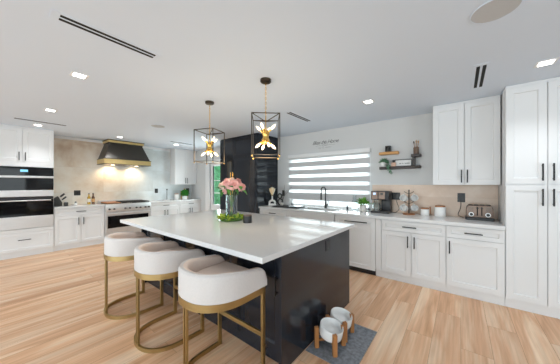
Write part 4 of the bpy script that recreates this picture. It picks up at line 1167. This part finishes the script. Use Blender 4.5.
# knives' little black pot
pc = thing('pepper_pot', 'small dark pot in front of the knife block', 'pot', (-6.72, 1.02, ZW))
MB().lathe([(0, 0), (.036, 0), (.038, .004), (.038, .07), (.03, .085), (0, .085)], 18).build('body', M_iron, pc)
MB().lathe([(0, .0852), (.02, .0852), (.02, .095), (0, .1)], 14).build('lid', M_steel, pc)
wp = thing('salt_shaker', 'small white and black shaker left of the oil bottles', 'shaker', (-6.78, 1.19, ZW))
MB().lathe([(0, 0), (.028, 0), (.03, .003), (.026, .055), (.02, .06), (0, .06)], 16).build('body', M_ceramic, wp)
MB().lathe([(0, .0602), (.018, .0602), (.016, .085), (0, .088)], 14).build('cap', M_iron, wp)
def bottle(label, x, y, m, m2, h=.26, r=.032):
    t = thing('oil_bottle', label, 'bottle', (x, y, ZW), 0, 'oil bottles beside the range')
    MB().lathe([(0, 0), (r, 0), (r, h * .62), (r * .45, h * .76), (r * .42, h * .92), (0, h * .92)], 20).build('body', m, t)
    MB().lathe([(0, h * .9202), (r * .5, h * .9202), (r * .5, h), (0, h)], 14).build('cap', m2, t)
    MB().lathe([(r + .0008, h * .2), (r + .0008, h * .5)], 20).build('bottle_label', M_creamw if m is M_amber else M_shelfwood, t)
bottle('golden oil bottle, left of the pair beside the range', -6.95, 1.46, M_amber, M_bplastic)
bottle('brown oil bottle, right of the pair beside the range', -6.93, 1.535, M_brownb, M_bplastic)
pt = thing('paper_towel_holder', 'metal upright holder on the worktop right of the range', 'holder', (-6.9, 3.28, ZW))
MB().lathe([(0, 0), (.085, 0), (.088, .004), (.088, .012), (0, .016)], 24).build('base', M_steel, pt)
MB().cyl((0, 0, .014), (0, 0, .30), .008, 10).sphere((0, 0, .32), .022, 10).build('post', M_dsteel, pt)
cj = thing('cotton_canister', 'white canister with wooden lid left of the round green plant', 'canister', (-6.85, 3.55, ZW))
MB().lathe([(0, 0), (.058, 0), (.062, .006), (.062, .17), (0, .172)], 24).build('jar', M_ceramic, cj)
MB().lathe([(0, .1722), (.06, .1722), (.06, .19), (0, .194)], 24).build('lid', M_lidwood, cj)
bp = thing('topiary_plant', 'round green topiary plant in a white pot', 'plant', (-6.82, 3.80, ZW))
MB().lathe([(0, 0), (.07, 0), (.078, .006), (.082, .115), (.075, .118), (.072, .1), (0, .1)], 24).build('pot', M_ceramic, bp)
b = foliage(500, 0, 0, .19, .115, .115, .10, .035, .025, 8); b.sphere((0, 0, .19), (.10, .10, .09), 10)
b.build('foliage', mat('grass_green', (.02, .20, .012), .6, var=.4, scale=40), bp)
ub = thing('wooden_board', 'brown wooden serving board leaning at the far end of the worktop', 'board', (-7.165, 3.98, ZW))
MB().box(-.011, .011, -.12, .12, 0, .26, .008).build('blade', M_shelfwood, ub)
MB().box(-.010, .010, -.02, .02, .26, .34, .008).build('handle', M_shelfwood, ub)

# ------------------------------------------------------------------ living area behind the camera (seen in the oven glass)
so = thing('sofa', 'dark grey sofa reflected in the oven glass', 'sofa', (2.0, .35, 0), R(-90))
MB().box(-1.1, 1.1, -.45, .45, .12, .40, .04).build('base', M_sofa, so)
MB().box(-1.1, 1.1, .24, .45, .40, .85, .06).build('backrest', M_sofa, so)
for s in (-1, 1): MB().box(s * 1.1 - .11, s * 1.1 + .11, -.45, .45, .12, .62, .05).build('armrest', M_sofa, so)
for x in (-.66, 0, .66): MB().box(x - .325, x + .325, -.46, .235, .405, .55, .05).build('cushion', M_sofa, so)
for x in (-1.1, 1.1):
    for y in (-.38, .38): MB().cyl((x * .95, y, 0), (x * .95, y, .121), .025, 10).build('leg', M_bplastic, so)
